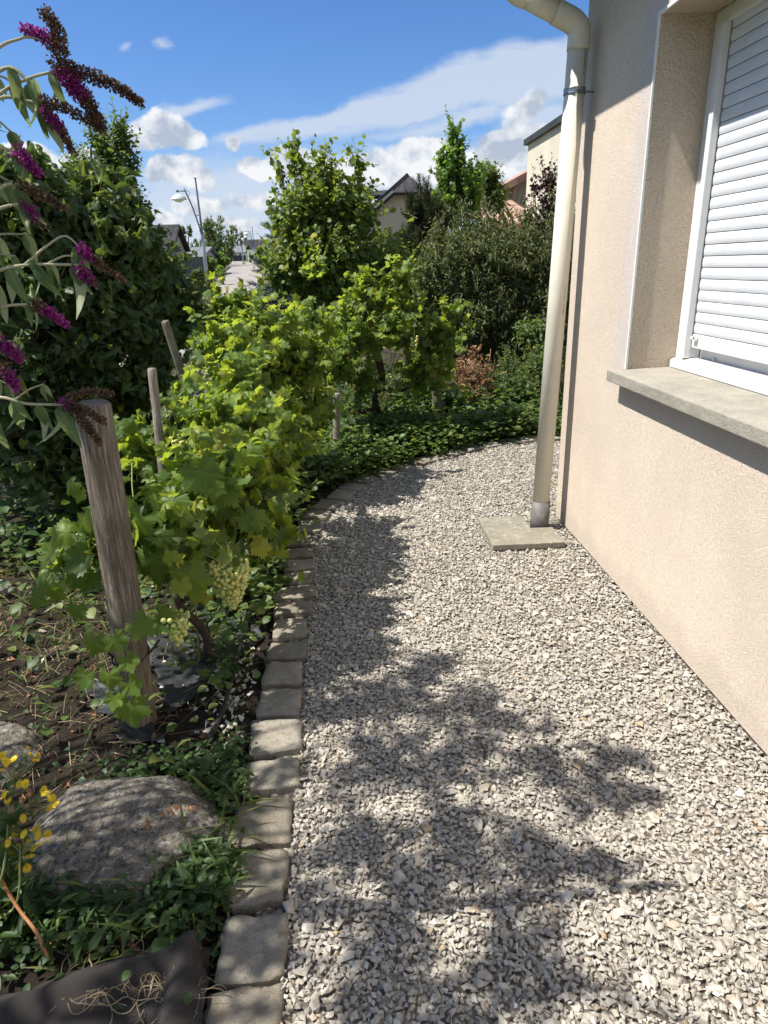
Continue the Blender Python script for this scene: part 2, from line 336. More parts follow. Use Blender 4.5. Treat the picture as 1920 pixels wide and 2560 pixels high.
def rock(name, stops, sc=14):
    m_, nt, N, L, b = mat(name); d = Nd(nt); p = d.pos(); n1 = d.noise(sc, 6, .7, p); n2 = d.noise(sc*5, 6, .75, p); n3 = d.noise(sc*2.2, 5, .7, p, 1.)
    col = d.ramp(n1.outputs['Fac'], stops); col = d.mix(col, (.055, .05, .04), d.ramp(n2.outputs['Fac'], [(.38, g3(.9)), (.52, g3(0))]))
    n4 = d.noise(sc*3.6, 6, .75, p, .5); col = d.mix(col, (.50, .48, .43), d.ramp(n4.outputs['Fac'], [(.55, g3(0)), (.60, g3(.85))])); col = d.mix(col, (.20, .15, .08), d.ramp(n3.outputs['Fac'], [(.30, g3(.7)), (.40, g3(0))]))
    L.new(col, b.inputs['Base Color']); b.inputs['Roughness'].default_value = .95; b.inputs['Specular IOR Level'].default_value = .15
    L.new(d.bump(d.math('ADD', d.math('MULTIPLY', n4.outputs['Fac'], 1.2), d.math('MULTIPLY', n2.outputs['Fac'], 1.3)), .014), b.inputs['Normal']); return m_
MT['rock'] = rock('lichen_rock', [(.3, (.19, .17, .14)), (.7, (.32, .285, .24))])
MT['palerock'] = rock('pale_rock', [(.3, (.36, .33, .30)), (.7, (.48, .45, .40))], 9)
def gravel():
    m_, nt, N, L, b = mat('limestone_gravel'); d = Nd(nt); _, v = d.attr('var')
    col = d.ramp(v[0], [(0, (.29, .268, .235)), (.2, (.36, .335, .295)), (.5, (.42, .393, .345)), (.8, (.48, .452, .40)), (.93, (.56, .53, .475)), (.965, (.43, .37, .285)), (.99, (.40, .30, .20))])
    n = d.noise(70, 4, .65, d.pos()); col = d.mix(col, d.mix(col, (.60, .55, .47), 1., 'MULTIPLY'), d.ramp(n.outputs['Fac'], [(.4, g3(0)), (.7, g3(.8))]))
    L.new(col, b.inputs['Base Color']); b.inputs['Roughness'].default_value = .9; b.inputs['Specular IOR Level'].default_value = .2
    n2 = d.noise(500, 3, .6, d.pos()); L.new(d.bump(n2.outputs['Fac'], .0012), b.inputs['Normal']); return m_
MT['gravel'] = gravel()
def gravelbase():
    m_, nt, N, L, b = mat('gravel_bed'); d = Nd(nt); p = d.pos(); vo = N.new('ShaderNodeTexVoronoi'); vo.inputs['Scale'].default_value = 62; L.new(p, vo.inputs['Vector'])
    sp = N.new('ShaderNodeSeparateColor'); L.new(vo.outputs['Color'], sp.inputs[0])
    col = d.ramp(sp.outputs[0], [(0, (.24, .21, .17)), (.5, (.34, .305, .25)), (1, (.44, .40, .33))]); col = d.mix(col, (.06, .05, .04), d.ramp(vo.outputs['Distance'], [(.35, g3(0)), (.62, g3(.8))]))
    L.new(col, b.inputs['Base Color']); b.inputs['Roughness'].default_value = .95; L.new(d.bump(d.math('MULTIPLY', vo.outputs['Distance'], -1.), .012), b.inputs['Normal']); return m_
MT['gravelbase'] = gravelbase()
def soil(name, stops, sc=18):
    m_, nt, N, L, b = mat(name); d = Nd(nt); p = d.pos(); n1 = d.noise(sc, 6, .7, p); n2 = d.noise(sc*6, 5, .75, p); n0 = d.noise(2.3, 3, .6, p)
    col = d.ramp(n1.outputs['Fac'], stops); col = d.mix(col, (.20, .16, .11), d.ramp(n2.outputs['Fac'], [(.60, g3(0)), (.72, g3(.5))]))
    col = d.mix(col, (.10, .095, .04), d.ramp(n0.outputs['Fac'], [(.5, g3(0)), (.7, g3(.5))]))
    L.new(col, b.inputs['Base Color']); b.inputs['Roughness'].default_value = .97; b.inputs['Specular IOR Level'].default_value = .1
    L.new(d.bump(d.math('ADD', n1.outputs['Fac'], n2.outputs['Fac']), .02), b.inputs['Normal']); return m_
MT['soil'] = soil('soil', [(.3, (.022, .018, .014)), (.55, (.045, .036, .028)), (.75, (.085, .068, .052))])
MT['meadow'] = soil('meadow', [(.3, (.06, .085, .022)), (.55, (.11, .125, .04)), (.75, (.19, .17, .075))], 1.5)
MT['road'] = simple_mat('road_asphalt', [(.3, (.225, .205, .187)), (.55, (.27, .247, .227)), (.75, (.32, .295, .272))], .9, .95, .01, 30)
def wood(name, a, b_, c, sc=1.):
    m_, nt, N, L, b = mat(name); d = Nd(nt); uvv, uv = d.attr('luv')
    n1 = d.noise(1, 6, .7, d.mapping(uvv, (110, 7, 1))); n2 = d.noise(1, 5, .7, d.mapping(uvv, (260, 4, 1)), .3); n0 = d.noise(7, 4, .6, d.obj())
    col = d.ramp(n1.outputs['Fac'], [(.34, a), (.5, b_), (.64, c)]); col = d.mix(col, (.03, .022, .016), d.ramp(n2.outputs['Fac'], [(.30, g3(.9)), (.40, g3(0))]))
    col = d.mix(col, (.15, .12, .085), d.ramp(n0.outputs['Fac'], [(.45, g3(0)), (.7, g3(.7))])); L.new(col, b.inputs['Base Color']); b.inputs['Roughness'].default_value = .88; b.inputs['Specular IOR Level'].default_value = .2
    L.new(d.bump(d.math('ADD', n1.outputs['Fac'], n2.outputs['Fac']), .012), b.inputs['Normal']); return m_
MT['post'] = wood('weathered_wood', (.12, .098, .078), (.27, .23, .185), (.45, .40, .335))
MT['stake'] = wood('grey_stake', (.20, .17, .14), (.38, .335, .28), (.52, .47, .40))
MT['bark'] = simple_mat('bark', [(.3, (.03, .022, .016)), (.6, (.085, .065, .048)), (.8, (.15, .12, .09))], 35, .95, .02, 60, stretch=(1, 1, .3))
MT['twig'] = simple_mat('twig', [(.3, (.10, .075, .035)), (.7, (.20, .16, .07))], 20, .8)
MT['greentwig'] = simple_mat('green_twig', [(.3, (.16, .20, .06)), (.7, (.27, .28, .12))], 20, .6)
MT['drystem'] = simple_mat('dry_stem', [(.3, (.30, .20, .10)), (.7, (.48, .36, .20))], 20, .85)
MT['whitetwig'] = simple_mat('felty_twig', [(.3, (.30, .31, .18)), (.7, (.40, .38, .26))], 20, .8)
MT['film'] = simple_mat('black_film', [(.3, (.012, .013, .016)), (.7, (.028, .03, .036))], 20, .5, .004, 30, spec=.45)
def weave():
    m_, nt, N, L, b = mat('woven_mat'); d = Nd(nt); uvv, uv = d.attr('luv')
    a = d.math('SINE', d.math('MULTIPLY', uv[0], 1150.)); c = d.math('SINE', d.math('MULTIPLY', uv[1], 1150.)); h = d.math('MULTIPLY', a, c)
    n = d.noise(8, 4, .6, d.pos()); col = d.mix(d.ramp(h, [(.0, (.018, .014, .013)), (.8, (.085, .068, .06))]), (.10, .085, .07), d.ramp(n.outputs['Fac'], [(.5, g3(0)), (.75, g3(.5))]))
    L.new(col, b.inputs['Base Color']); b.inputs['Roughness'].default_value = .7; L.new(d.bump(h, .0025), b.inputs['Normal']); return m_
MT['weave'] = weave()
MT['cream'] = simple_mat('cream_wall', [(.3, (.50, .47, .38)), (.7, (.57, .53, .43))], 1.5, .95, .01, 30)
MT['white'] = simple_mat('white_wall', [(.3, (.72, .70, .66)), (.7, (.80, .78, .74))], 1.5, .95)
MT['beige'] = simple_mat('beige_wall', [(.3, (.40, .35, .30)), (.7, (.46, .41, .35))], 1.5, .95, .01, 30)
MT['peach'] = simple_mat('peach_wall', [(.3, (.48, .36, .28)), (.7, (.54, .41, .32))], 1.5, .95)
MT['darkglass'] = simple_mat('window_glass', [(.3, (.03, .035, .04)), (.7, (.05, .055, .06))], 3, .15, spec=.6)
MT['darktrim'] = simple_mat('dark_trim', [(.3, (.025, .028, .032)), (.7, (.045, .05, .055))], 3, .7, spec=.2)
def tiles(name, a, b_, row=.33, colw=.28, rough=.8):
    m_, nt, N, L, b = mat(name); d = Nd(nt); uvv, uv = d.attr('luv')
    r = d.math('PINGPONG', uv[1], row/2); fr = d.math('FRACT', d.math('DIVIDE', uv[1], row)); c = d.math('PINGPONG', uv[0], colw/2)
    wn = N.new('ShaderNodeTexWhiteNoise'); wn.noise_dimensions = '2D'; cb = N.new('ShaderNodeCombineXYZ'); L.new(d.math('FLOOR', d.math('DIVIDE', uv[0], colw)), cb.inputs[0]); L.new(d.math('FLOOR', d.math('DIVIDE', uv[1], row)), cb.inputs[1]); L.new(cb.outputs[0], wn.inputs['Vector'])
    L.new(d.mix(a, b_, wn.outputs['Value']), b.inputs['Base Color']); b.inputs['Roughness'].default_value = rough
    b.inputs['Specular IOR Level'].default_value = .12
    h = d.math('ADD', d.math('MULTIPLY', fr, -.05), d.math('MULTIPLY', c, .25)); L.new(d.bump(h, .6), b.inputs['Normal']); return m_
MT['darktile'] = tiles('dark_tile', (.026, .026, .029), (.05, .048, .05))
MT['orangetile'] = tiles('orange_tile', (.26, .15, .11), (.40, .27, .20), .3, .24)
MT['greyroof'] = tiles('grey_roof', (.13, .14, .15), (.17, .18, .19), 3., .4)
MT['lamp'] = simple_mat('lamp_paint', [(.3, (.30, .35, .40)), (.7, (.36, .41, .46))], 3, .45)
MT['lampdark'] = simple_mat('lamp_arm_paint', [(.3, (.12, .15, .19)), (.7, (.16, .19, .23))], 3, .45)
MT['lampdome'] = simple_mat('lamp_dome_paint', [(.3, (.45, .52, .50)), (.7, (.52, .58, .56))], 3, .4)
MT['lampglass'] = simple_mat('lamp_glass', [(.3, (.6, .6, .58)), (.7, (.66, .66, .64))], 3, .2)
MT['fence'] = simple_mat('dark_fence', [(.3, (.025, .028, .03)), (.7, (.05, .05, .05))], 3, .7)
MT['woodfence'] = simple_mat('wood_fence', [(.3, (.17, .13, .10)), (.7, (.26, .2, .15))], 3, .8)
MT['red'] = simple_mat('red_plastic', [(.3, (.45, .02, .03)), (.7, (.55, .03, .04))], 3, .4)
MT['hose'] = simple_mat('black_hose', [(.3, (.012, .012, .013)), (.7, (.03, .03, .03))], 20, .55)
MT['cane'] = simple_mat('orange_cane', [(.3, (.30, .13, .05)), (.7, (.42, .20, .08))], 40, .6, .002)
def flat(name, c, rough=.6, trans=0., c2=None):
    m_, nt, N, L, b = mat(name); d = Nd(nt); _, v = d.attr('var'); c2 = c2 or tuple(x*.6 for x in c)
    col = d.mix(c2, c, v[0]); L.new(col, b.inputs['Base Color']); b.inputs['Roughness'].default_value = rough
    if trans:
        tr = N.new('ShaderNodeBsdfTranslucent'); L.new(col, tr.inputs[0]); ms = N.new('ShaderNodeMixShader'); ms.inputs[0].default_value = trans
        L.new(b.outputs[0], ms.inputs[1]); L.new(tr.outputs[0], ms.inputs[2]); L.new(ms.outputs[0], N['Material Output'].inputs[0])
    return m_
MT['magenta'] = flat('magenta_floret', (.40, .04, .31), .6, .35, (.17, .014, .15))
MT['dryfloret'] = flat('dry_floret', (.20, .13, .08), .9, .2, (.06, .036, .028))
MT['yellow'] = flat('yellow_petal', (.80, .60, .02), .6, .3, (.70, .42, .01))
MT['pebble'] = flat('white_pebble', (.62, .59, .54), .85, 0, (.34, .30, .25))
MT['dryleaf'] = flat('dry_leaf', (.42, .24, .12), .8, .25, (.16, .07, .04))
MT['straw'] = flat('straw', (.42, .34, .21), .85, .2, (.17, .125, .07))
def grape():
    m_, nt, N, L, b = mat('white_grape'); d = Nd(nt); _, v = d.attr('var')
    L.new(d.ramp(v[0], [(0, (.36, .43, .12)), (.6, (.52, .56, .19)), (1, (.68, .60, .20))]), b.inputs['Base Color']); b.inputs['Roughness'].default_value = .35
    b.inputs['Subsurface Weight'].default_value = .35; b.inputs['Subsurface Radius'].default_value = (.01, .01, .004); b.inputs['Subsurface Scale'].default_value = .6; return m_
MT['grape'] = grape()
MT['vine'] = leaf_mat('vine_leaf', [(0, (.045, .095, .025)), (.4, (.09, .165, .032)), (.75, (.165, .245, .038)), (.92, (.28, .32, .05)), (1, (.42, .38, .07))], (.16, .22, .11), .5, (.50, .58, .03), .45, 'palm')
MT['hazel'] = leaf_mat('hazel_leaf', [(0, (.04, .085, .018)), (.5, (.075, .13, .022)), (.8, (.14, .19, .03)), (.94, (.26, .27, .03)), (1, (.42, .34, .03))], (.11, .16, .07), .36, (.38, .48, .03), .5, 'pin')
MT['wilt'] = leaf_mat('wilted_leaf', [(0, (.022, .050, .015)), (.55, (.042, .082, .022)), (.85, (.075, .125, .03)), (.95, (.13, .19, .04)), (.975, (.33, .36, .04)), (1, (.30, .20, .08))], (.10, .13, .07), .25, (.30, .40, .04), .5, 'pin')
MT['olive'] = leaf_mat('olive_leaf', [(0, (.032, .055, .016)), (.6, (.06, .092, .024)), (.9, (.115, .14, .042)), (.985, (.15, .16, .05)), (1, (.45, .38, .08))], (.15, .17, .08), .22, (.30, .34, .05), .48, None)
MT['maple'] = leaf_mat('maple_leaf', [(0, (.05, .10, .02)), (.6, (.09, .165, .03)), (1, (.15, .24, .045))], (.17, .26, .10), .42, (.35, .55, .04), .5)
MT['tree'] = leaf_mat('tree_leaf', [(0, (.03, .06, .018)), (.6, (.055, .095, .025)), (1, (.10, .14, .04))], None, .28, (.30, .40, .05), .6, None, .2)
MT['pear'] = leaf_mat('pear_leaf', [(0, (.05, .085, .025)), (.6, (.08, .13, .035)), (1, (.14, .18, .05))], None, .32, (.30, .42, .05), .5)
MT['pine'] = leaf_mat('pine_needle', [(0, (.022, .034, .014)), (.6, (.04, .055, .022)), (1, (.075, .08, .035))], None, .08, None, .6)
MT['spruce'] = leaf_mat('blue_spruce_needle', [(0, (.045, .075, .08)), (.6, (.085, .125, .13)), (1, (.14, .19, .20))], None, .08, (.1, .15, .15), .6)
MT['purple'] = leaf_mat('purple_leaf', [(0, (.022, .012, .014)), (1, (.06, .025, .026))], None, .2, (.12, .03, .03), .45)
MT['bud'] = leaf_mat('buddleia_leaf', [(0, (.03, .07, .028)), (.6, (.055, .115, .045)), (1, (.10, .17, .06))], (.36, .38, .25), .38, (.42, .48, .16), .5, 'pin')
MT['weed'] = leaf_mat('weed_leaf', [(0, (.02, .042, .013)), (.6, (.038, .08, .022)), (.93, (.07, .13, .035)), (1, (.22, .22, .05))], None, .3, (.30, .45, .05), .5)
MT['bramble'] = leaf_mat('bramble_leaf', [(0, (.022, .045, .014)), (.55, (.05, .095, .024)), (.92, (.10, .155, .04)), (1, (.16, .19, .05))], (.14, .19, .10), .3, (.32, .45, .05), .5)
MT['grass'] = leaf_mat('grass_blade', [(0, (.05, .09, .02)), (.6, (.10, .14, .035)), (1, (.25, .23, .09))], None, .3)

# ------------------------------------------------------------------ leaf templates (petiole at origin, tip +Y, unit length)
def blade(rows=5, width=.5, fold=.25, droop=.25, wave=0., peak=.4, seed=0, cols=3, tooth=0.):
    r = np.random.default_rng(seed); V = []; U = []
    t = np.linspace(0, 1, rows)
    for i, s in enumerate(t):
        wd_ = width*.5*(math.sin(math.pi*s**(math.log(.5)/math.log(peak))) ** .8 if 0 < s < 1 else .0)
        if tooth and 0 < s < 1: wd_ *= 1+tooth*(1 if i % 2 else -1)
        for c in np.linspace(-1, 1, cols):
            x = c*wd_; z = abs(c)*wd_*fold*2 - droop*s*s + wave*wd_*2*r.normal()*abs(c)
            V.append((x, s*(1-.3*droop*s), z)); U.append((x, s))
    F_ = [[i*cols+j, i*cols+j+1, (i+1)*cols+j+1, (i+1)*cols+j] for i in range(rows-1) for j in range(cols-1)]
    return np.array(V), [np.array(F_)], np.array(U)
def vn_(a, s): return float(vnoise(np.array([[math.cos(a)*1.6+s*3.1, math.sin(a)*1.6+s, s*.7]]))[0])
def vineleaf(n=40, seed=0, cup=.12, ruf=.05):
    r = np.random.default_rng(seed); V = [(0, 0, 0)]; U = [(0, 0)]
    rings = (.5, 1.) if n > 24 else (1.,)
    for rr in rings:
        for k in range(n):
            a = (k+.5)/n*2*math.pi                    # 0 = tip direction
            al = a if a <= math.pi else a-2*math.pi
            lobes = [(0, 1., .50), (RAD(60), .90, .46), (-RAD(60), .90, .46), (RAD(118), .74, .50), (-RAD(118), .74, .50)]
            R = max(L_*math.exp(-((al-b_)/s_)**2*.8) for b_, L_, s_ in lobes); R = max(R, (.76 if abs(al) < 1.5 else .64) if abs(al) < 2.65 else .22); R *= 1-.10*math.exp(-((abs(al)-RAD(30))/.07)**2)-.10*math.exp(-((abs(al)-RAD(90))/.07)**2)
            if rr == 1.: R *= 1 + (.10 if k % 2 else -.085)
            R *= rr; x = math.sin(al)*R; y = math.cos(al)*R
            z = -cup*R*R*1.6 + ruf*math.cos(al*6.2)*R + (.5*vn_(al*1.3, seed)-.25)*.5*rr*R + r.normal()*.018*rr
            V.append((x, y, z)); U.append((x, y))
    V = np.array(V); V[:, 1] += .0; tri = [[0, 1+(k+1) % n, 1+k] for k in range(n)]; Fs = [np.array(tri)]
    if len(rings) == 2: Fs.append(np.array([[1+k, 1+(k+1) % n, 1+n+(k+1) % n, 1+n+k] for k in range(n)]))
    return V*.62, Fs, np.array(U)
T_VINE = [vineleaf(56, s, c, f) for s, c, f in ((1, .12, .035), (2, .34, .05), (3, -.12, .04), (4, .5, .03), (5, .22, -.05), (6, .05, -.03))]
T_VINE_LO = [vineleaf(22, s, c, f) for s, c, f in ((1, .10, .12), (2, .4, .16), (3, .6, .12), (4, -.2, .15))]
T_HAZEL = [blade(6, .82, .12, .22, .05, .45, s, 3, .07) for s in range(3)]
T_WILT = [blade(7, .66, f, dr, wv, .42, s, 4) for s, f, dr, wv in ((0, .5, .35, .22), (1, .9, .7, .3), (2, -.5, .6, .3), (3, .3, .3, .25), (5, 1.2, .9, .2), (6, -.9, .4, .3))]
T_NARROW = [blade(4, .27, .5, dr, .05, .45, s, 3) for s, dr in ((0, .1), (1, .35), (2, .6))]
T_BUD = [blade(8, .30, .25, dr, .05, .35, s, 3) for s, dr in ((0, .2), (1, .5), (2, .75))]
T_SMALL = [blade(3, .65, .2, .15, 0, .5, s, 3) for s in range(2)]
T_OVAL = [blade(5, .7, .15, .2, .05, .45, s, 3) for s in range(3)]
T_CLUMP = [blade(3, .8, .3, .3, .2, .5, s, 3) for s in range(3)]
T_NEEDLE = [(np.array([(-.055, 0, 0), (.055, 0, 0), (0, 1, 0), (0, 0, .07)]), [np.array([[0, 1, 2], [1, 3, 2]])], np.zeros((4, 2)))]
T_GRASS = [blade(4, .07, .3, dr, 0, .3, s, 2) for s, dr in ((0, .2), (1, .6), (2, 1.))]

def put_leaves(mb, tmpl, P, D, Nn, S, var, mi=0):
    """P pos, D tip direction, Nn normal hint, S size (N,) or (N,3), var (N,3)"""
    P = np.asarray(P, float); D = nrm(D); Z = nrm(Nn - D*np.sum(Nn*D, 1, keepdims=True)); X = np.cross(D, Z)
    S = np.asarray(S, float); S = S[:, None] if S.ndim == 1 else S
    ti = rng.integers(0, len(tmpl), len(P))
    for t, (V, Fs, U) in enumerate(tmpl):
        sel = ti == t; k = sel.sum()
        if not k: continue
        Mx = np.stack([X[sel], D[sel], Z[sel]], 1)             # rows
        W = np.einsum('vi,nij->nvj', V, Mx)*S[sel][:, None, :] + P[sel][:, None, :]
        nv = len(V); off = (np.arange(k)*nv)[:, None, None]
        mb.add(W.reshape(-1, 3), [(f[None]+off).reshape(-1, f.shape[1]) for f in Fs], np.tile(U, (k, 1)), np.repeat(var[sel], nv, 0), mi)

def ell_sample(n, clumps, surf=.6):
    """points in a union of ellipsoids (cx,cy,cz,rx,ry,rz[,weight]); returns pos, outward"""
    wts = np.array([(c[3]*c[4]*c[5])**.75*(c[6] if len(c) > 6 else 1) for c in clumps]); k = rng.choice(len(clumps), n, p=wts/wts.sum())
    c = np.array([cc[:6] for cc in clumps])[k]; d = nrm(rng.normal(size=(n, 3))); r = rng.random(n)**(1/3.); r = r*(1-surf)+surf*(.75+.25*rng.random(n))
    return c[:, :3]+d*r[:, None]*c[:, 3:], d, c[:, :3]

def shrub(name, base, label, cat, clumps, tmpl, lmat, nsh, nleaf, lsize, group=None, shoot=.3, droop=.0, up=.5, flat_=.5, twigr=.003, stem_n=5, stem_r=.03, surf=.55,
          twmat='twig', part='foliage', varshift=0., twsides=3, jit=.35, sunn=.3, zmin=.01, root=None, leafdir_out=.6, hang=0.):
    root = root or empty(name, base, label, cat, group); base = np.array(base, float)
    clumps = [tuple(c[:3])+tuple(max(.45*r_, r_-shoot*.55) for r_ in c[3:6])+tuple(c[6:]) for c in clumps]
    P, O, Cc = ell_sample(nsh, clumps, surf)
    D = nrm(O*.8+np.array([0, 0, up])+rng.normal(size=(nsh, 3))*.35)
    tw = MB(); lf = MB(); LP = []; LD = []; LN = []; LS = []; LV = []
    wind = rng.random(nsh)
    # shoots
    nseg = 4; ts = np.linspace(0, 1, nseg+1)
    ln = shoot*(.6+.8*rng.random(nsh)); st = P-D*ln[:, None]*.5
    for i in range(nsh):
        pts = st[i]+np.outer(ts*ln[i], D[i]); pts[:, 2] -= droop*ln[i]*ts**2; pts += np.cumsum(rng.normal(size=(nseg+1, 3))*ln[i]*.03, 0)
        if pts[:, 2].min() < zmin: pts[:, 2] = np.maximum(pts[:, 2], zmin)
        if twsides: tube(tw, pts, np.linspace(twigr, twigr*.35, nseg+1), twsides, cap=False)
        nl = max(1, int(nleaf*(.6+.8*rng.random()))); s = np.linspace(.12, 1, nl); k = np.minimum((s*nseg).astype(int), nseg-1); f = (s*nseg-k)[:, None]
        pp = pts[k]*(1-f)+pts[k+1]*f; dd = nrm(pts[k+1]-pts[k]); ph = rng.random()*6.3+np.arange(nl)*2.4
        u, v = frame_from(D[i]); side = np.cos(ph)[:, None]*u+np.sin(ph)[:, None]*v
        ld = nrm(dd*.45+side*leafdir_out+rng.normal(size=(nl, 3))*jit*.6+np.array([0, 0, -hang]))
        nn = np.array([0, 0, 1.])*flat_+SUN*sunn+O[i]*.35+rng.normal(size=(nl, 3))*jit
        sz = lsize*(.6+.6*rng.random(nl))*(1-.35*s**3); c0 = np.clip(rng.normal(.45, .2, nl)+.22*(s-.5)+.25*(wind[i]-.5)+varshift, 0, 1)
        spot = rng.random(nl) < .025; c0 = np.where(spot, .97, np.minimum(c0, .93))
        LP.append(pp); LD.append(ld); LN.append(nn); LS.append(sz); LV.append(np.c_[c0, rng.random(nl), rng.random(nl)])
    put_leaves(lf, tmpl, np.concatenate(LP), np.concatenate(LD), np.concatenate(LN), np.concatenate(LS), np.concatenate(LV))
    # main stems rise from the base into the clumps
    for i in range(stem_n):
        c = clumps[i % len(clumps)]; e = np.array(c[:3])+rng.normal(size=3)*np.array(c[3:6])*.3
        s0 = base+np.array([rng.normal()*.05, rng.normal()*.05, -.03]); mid = s0*.5+e*.5+rng.normal(size=3)*.05; mid[2] = s0[2]*.45+e[2]*.55
        path = smoothpath([s0, mid, e], 8); tube(tw, path, np.linspace(stem_r, stem_r*.25, 8), 6, cap=False)
        for j in range(7):
            a = path[3+j % 5]; q = P[rng.integers(nsh)]
            if np.linalg.norm(q-a) < 1.2: tube(tw, smoothpath([a, (a+q)/2+rng.normal(size=3)*.03, q], 5), np.linspace(stem_r*.3, twigr, 5), 4, cap=False)
    lf.build(part, lmat, root, smooth=True)
    tw.build('branches', MT[twmat], root, smooth=True)
    return root

# ------------------------------------------------------------------ terrain
def ground_z(x, y):
    x = np.asarray(x, float); y = np.asarray(y, float)
    t = np.clip(y-15, 0, None); z = .027*np.minimum(t, 115)
    return z + np.clip(np.hypot(x, y)-260, 0, None)*.006
def gz_(x, y): return float(ground_z(x, y))
def sheet(name, xs, ys, zf, m_, label=None, kind='structure', uvs=False):
    X, Y = np.meshgrid(xs, ys); Z = zf(X, Y); V = np.c_[X.ravel(), Y.ravel(), Z.ravel()]; nx = len(xs); ny = len(ys)
    i = np.arange(ny-1)[:, None]*nx; j = np.arange(nx-1); q = np.stack([i+j, i+j+1, i+j+1+nx, i+j+nx], -1).reshape(-1, 4)
    mb = MB(); mb.add(V, [q], V[:, :2]); o = mb.build(name, m_, smooth=True); tag(o, kind=kind, label=label); return o
def geo(a, b, n, p=2.5): t = np.linspace(-1, 1, n); return np.sign(t)*np.abs(t)**p*(b-a)/2+(a+b)/2
xs = np.unique(np.r_[geo(-900, 900, 60, 3), np.linspace(-20, 20, 21)]); ys = np.unique(np.r_[-200, -60, -20, -5, np.linspace(0, 60, 31), np.linspace(65, 140, 12), 180, 240, 260, 300, 400, 600, 900])
sheet('ground', xs, ys, lambda x, y: ground_z(x, y)-.06, MT['meadow'], 'dry green ground reaching out to the horizon beyond the garden')

# kerb line
KC = [onz(*p)[:2] for p in [(765, 1355), (778, 1324), (800, 1290), (826, 1266), (848, 1250), (874, 1229), (905, 1210), (950, 1192), (1000, 1177), (1050, 1160), (1100, 1147), (1200, 1122), (1300, 1107), (1420, 1098)]]
KL = np.array([(-.28, -1.5), (-.28, 0), (-.28, 1.), (-.28, 2.), (-.285, 3.), (-.29, 3.5)]+[(c[0], c[1]) for c in KC]+[(4.5, 6.3), (7, 6.4)])
kp = smoothpath(np.c_[KL, np.zeros(len(KL))], 400)[:, :2]
kx = kp[:, 0]; ky = kp[:, 1]
def gravel_inside(x, y):
    """inside the gravel area: right of / below the kerb line, left of the house"""
    # left boundary x as function of y while line runs forward, top boundary y as function of x once it turns
    xl = np.interp(y, ky[:], kx[:]) + .08; top = np.interp(x, kx, ky, left=3.2)-.08
    ok = (x > xl) & ((x < -.2) | (y < top)) & ((x < 1.315) | (y > 3.965)) & (x < 6)
    return ok
# gravel bed sheet as one polygon
mb = MB(); pts = [(1.33, -1.5)]+[(1.33, 3.97), (6, 3.97), (6, 6.35)]+[(a, b) for a, b in zip(kx[::-4], ky[::-4]) if a < 6]+[(-.28, -1.5)]
mb.add([(a, b, .006) for a, b in pts], [np.arange(len(pts))[None]]); tag(mb.build('path', MT['gravelbase']), 'pale limestone gravel path curving past the house wall', kind='structure')
def bedz(x, y):
    z = -.02+.05*fbm(np.stack([x*1.3, y*1.3, x*0+3.], -1), 4)+.02*fbm(np.stack([x*9, y*9, x*0+7.], -1), 3)
    dk = np.min(np.hypot(x[..., None]-kx[::6], y[..., None]-ky[::6]), -1)
    left = (x < np.interp(y, ky, kx)) & (y < 7); inside = gravel_inside(x, y) | (dk < .12)
    z = np.where(inside, -.045, z)
    return z
bx_ = np.unique(np.r_[np.linspace(-7, -2, 40), np.linspace(-2, 2.2, 150), np.linspace(2.2, 6, 40)]); by_ = np.unique(np.r_[np.linspace(-1.5, 7.5, 260), np.linspace(7.5, 14, 50)])
sheet('garden_soil', bx_, by_, lambda x, y: np.where(y > 12, bedz(x, y)-.02*(y-12), bedz(x, y)), MT['soil'], 'dark bare garden soil of the bed left of the kerb')

# road
def road():
    Yr = np.r_[np.linspace(9, 60, 30), np.linspace(64, 128, 20)]
    def xl(Y): return np.interp(Y, [9, 33, 60, 90, 128], [-3.6, at(512, 730, 33)[0], at(545, 690, 60)[0], at(562, 675, 90)[0], at(570, 667, 120)[0]])
    def xr(Y): return np.interp(Y, [9, 33, 60, 90, 128], [-1.2, at(660, 730, 33)[0], at(655, 695, 60)[0], at(645, 675, 90)[0], at(640, 667, 120)[0]])
    mb = MB(); V = []; n = 7
    for Y in Yr:
        a, b = xl(Y), xr(Y)
        for t in np.linspace(0, 1, n): V.append((a+(b-a)*t, Y, gz_(a, Y)+.012))
    i = np.arange(len(Yr)-1)[:, None]*n; j = np.arange(n-1); q = np.stack([i+j, i+j+1, i+j+1+n, i+j+n], -1).reshape(-1, 4)
    mb.add(V, [q]); tag(mb.build('road', MT['road'], smooth=True), 'pinkish asphalt lane running away between hedges and lamps', kind='structure')
road()

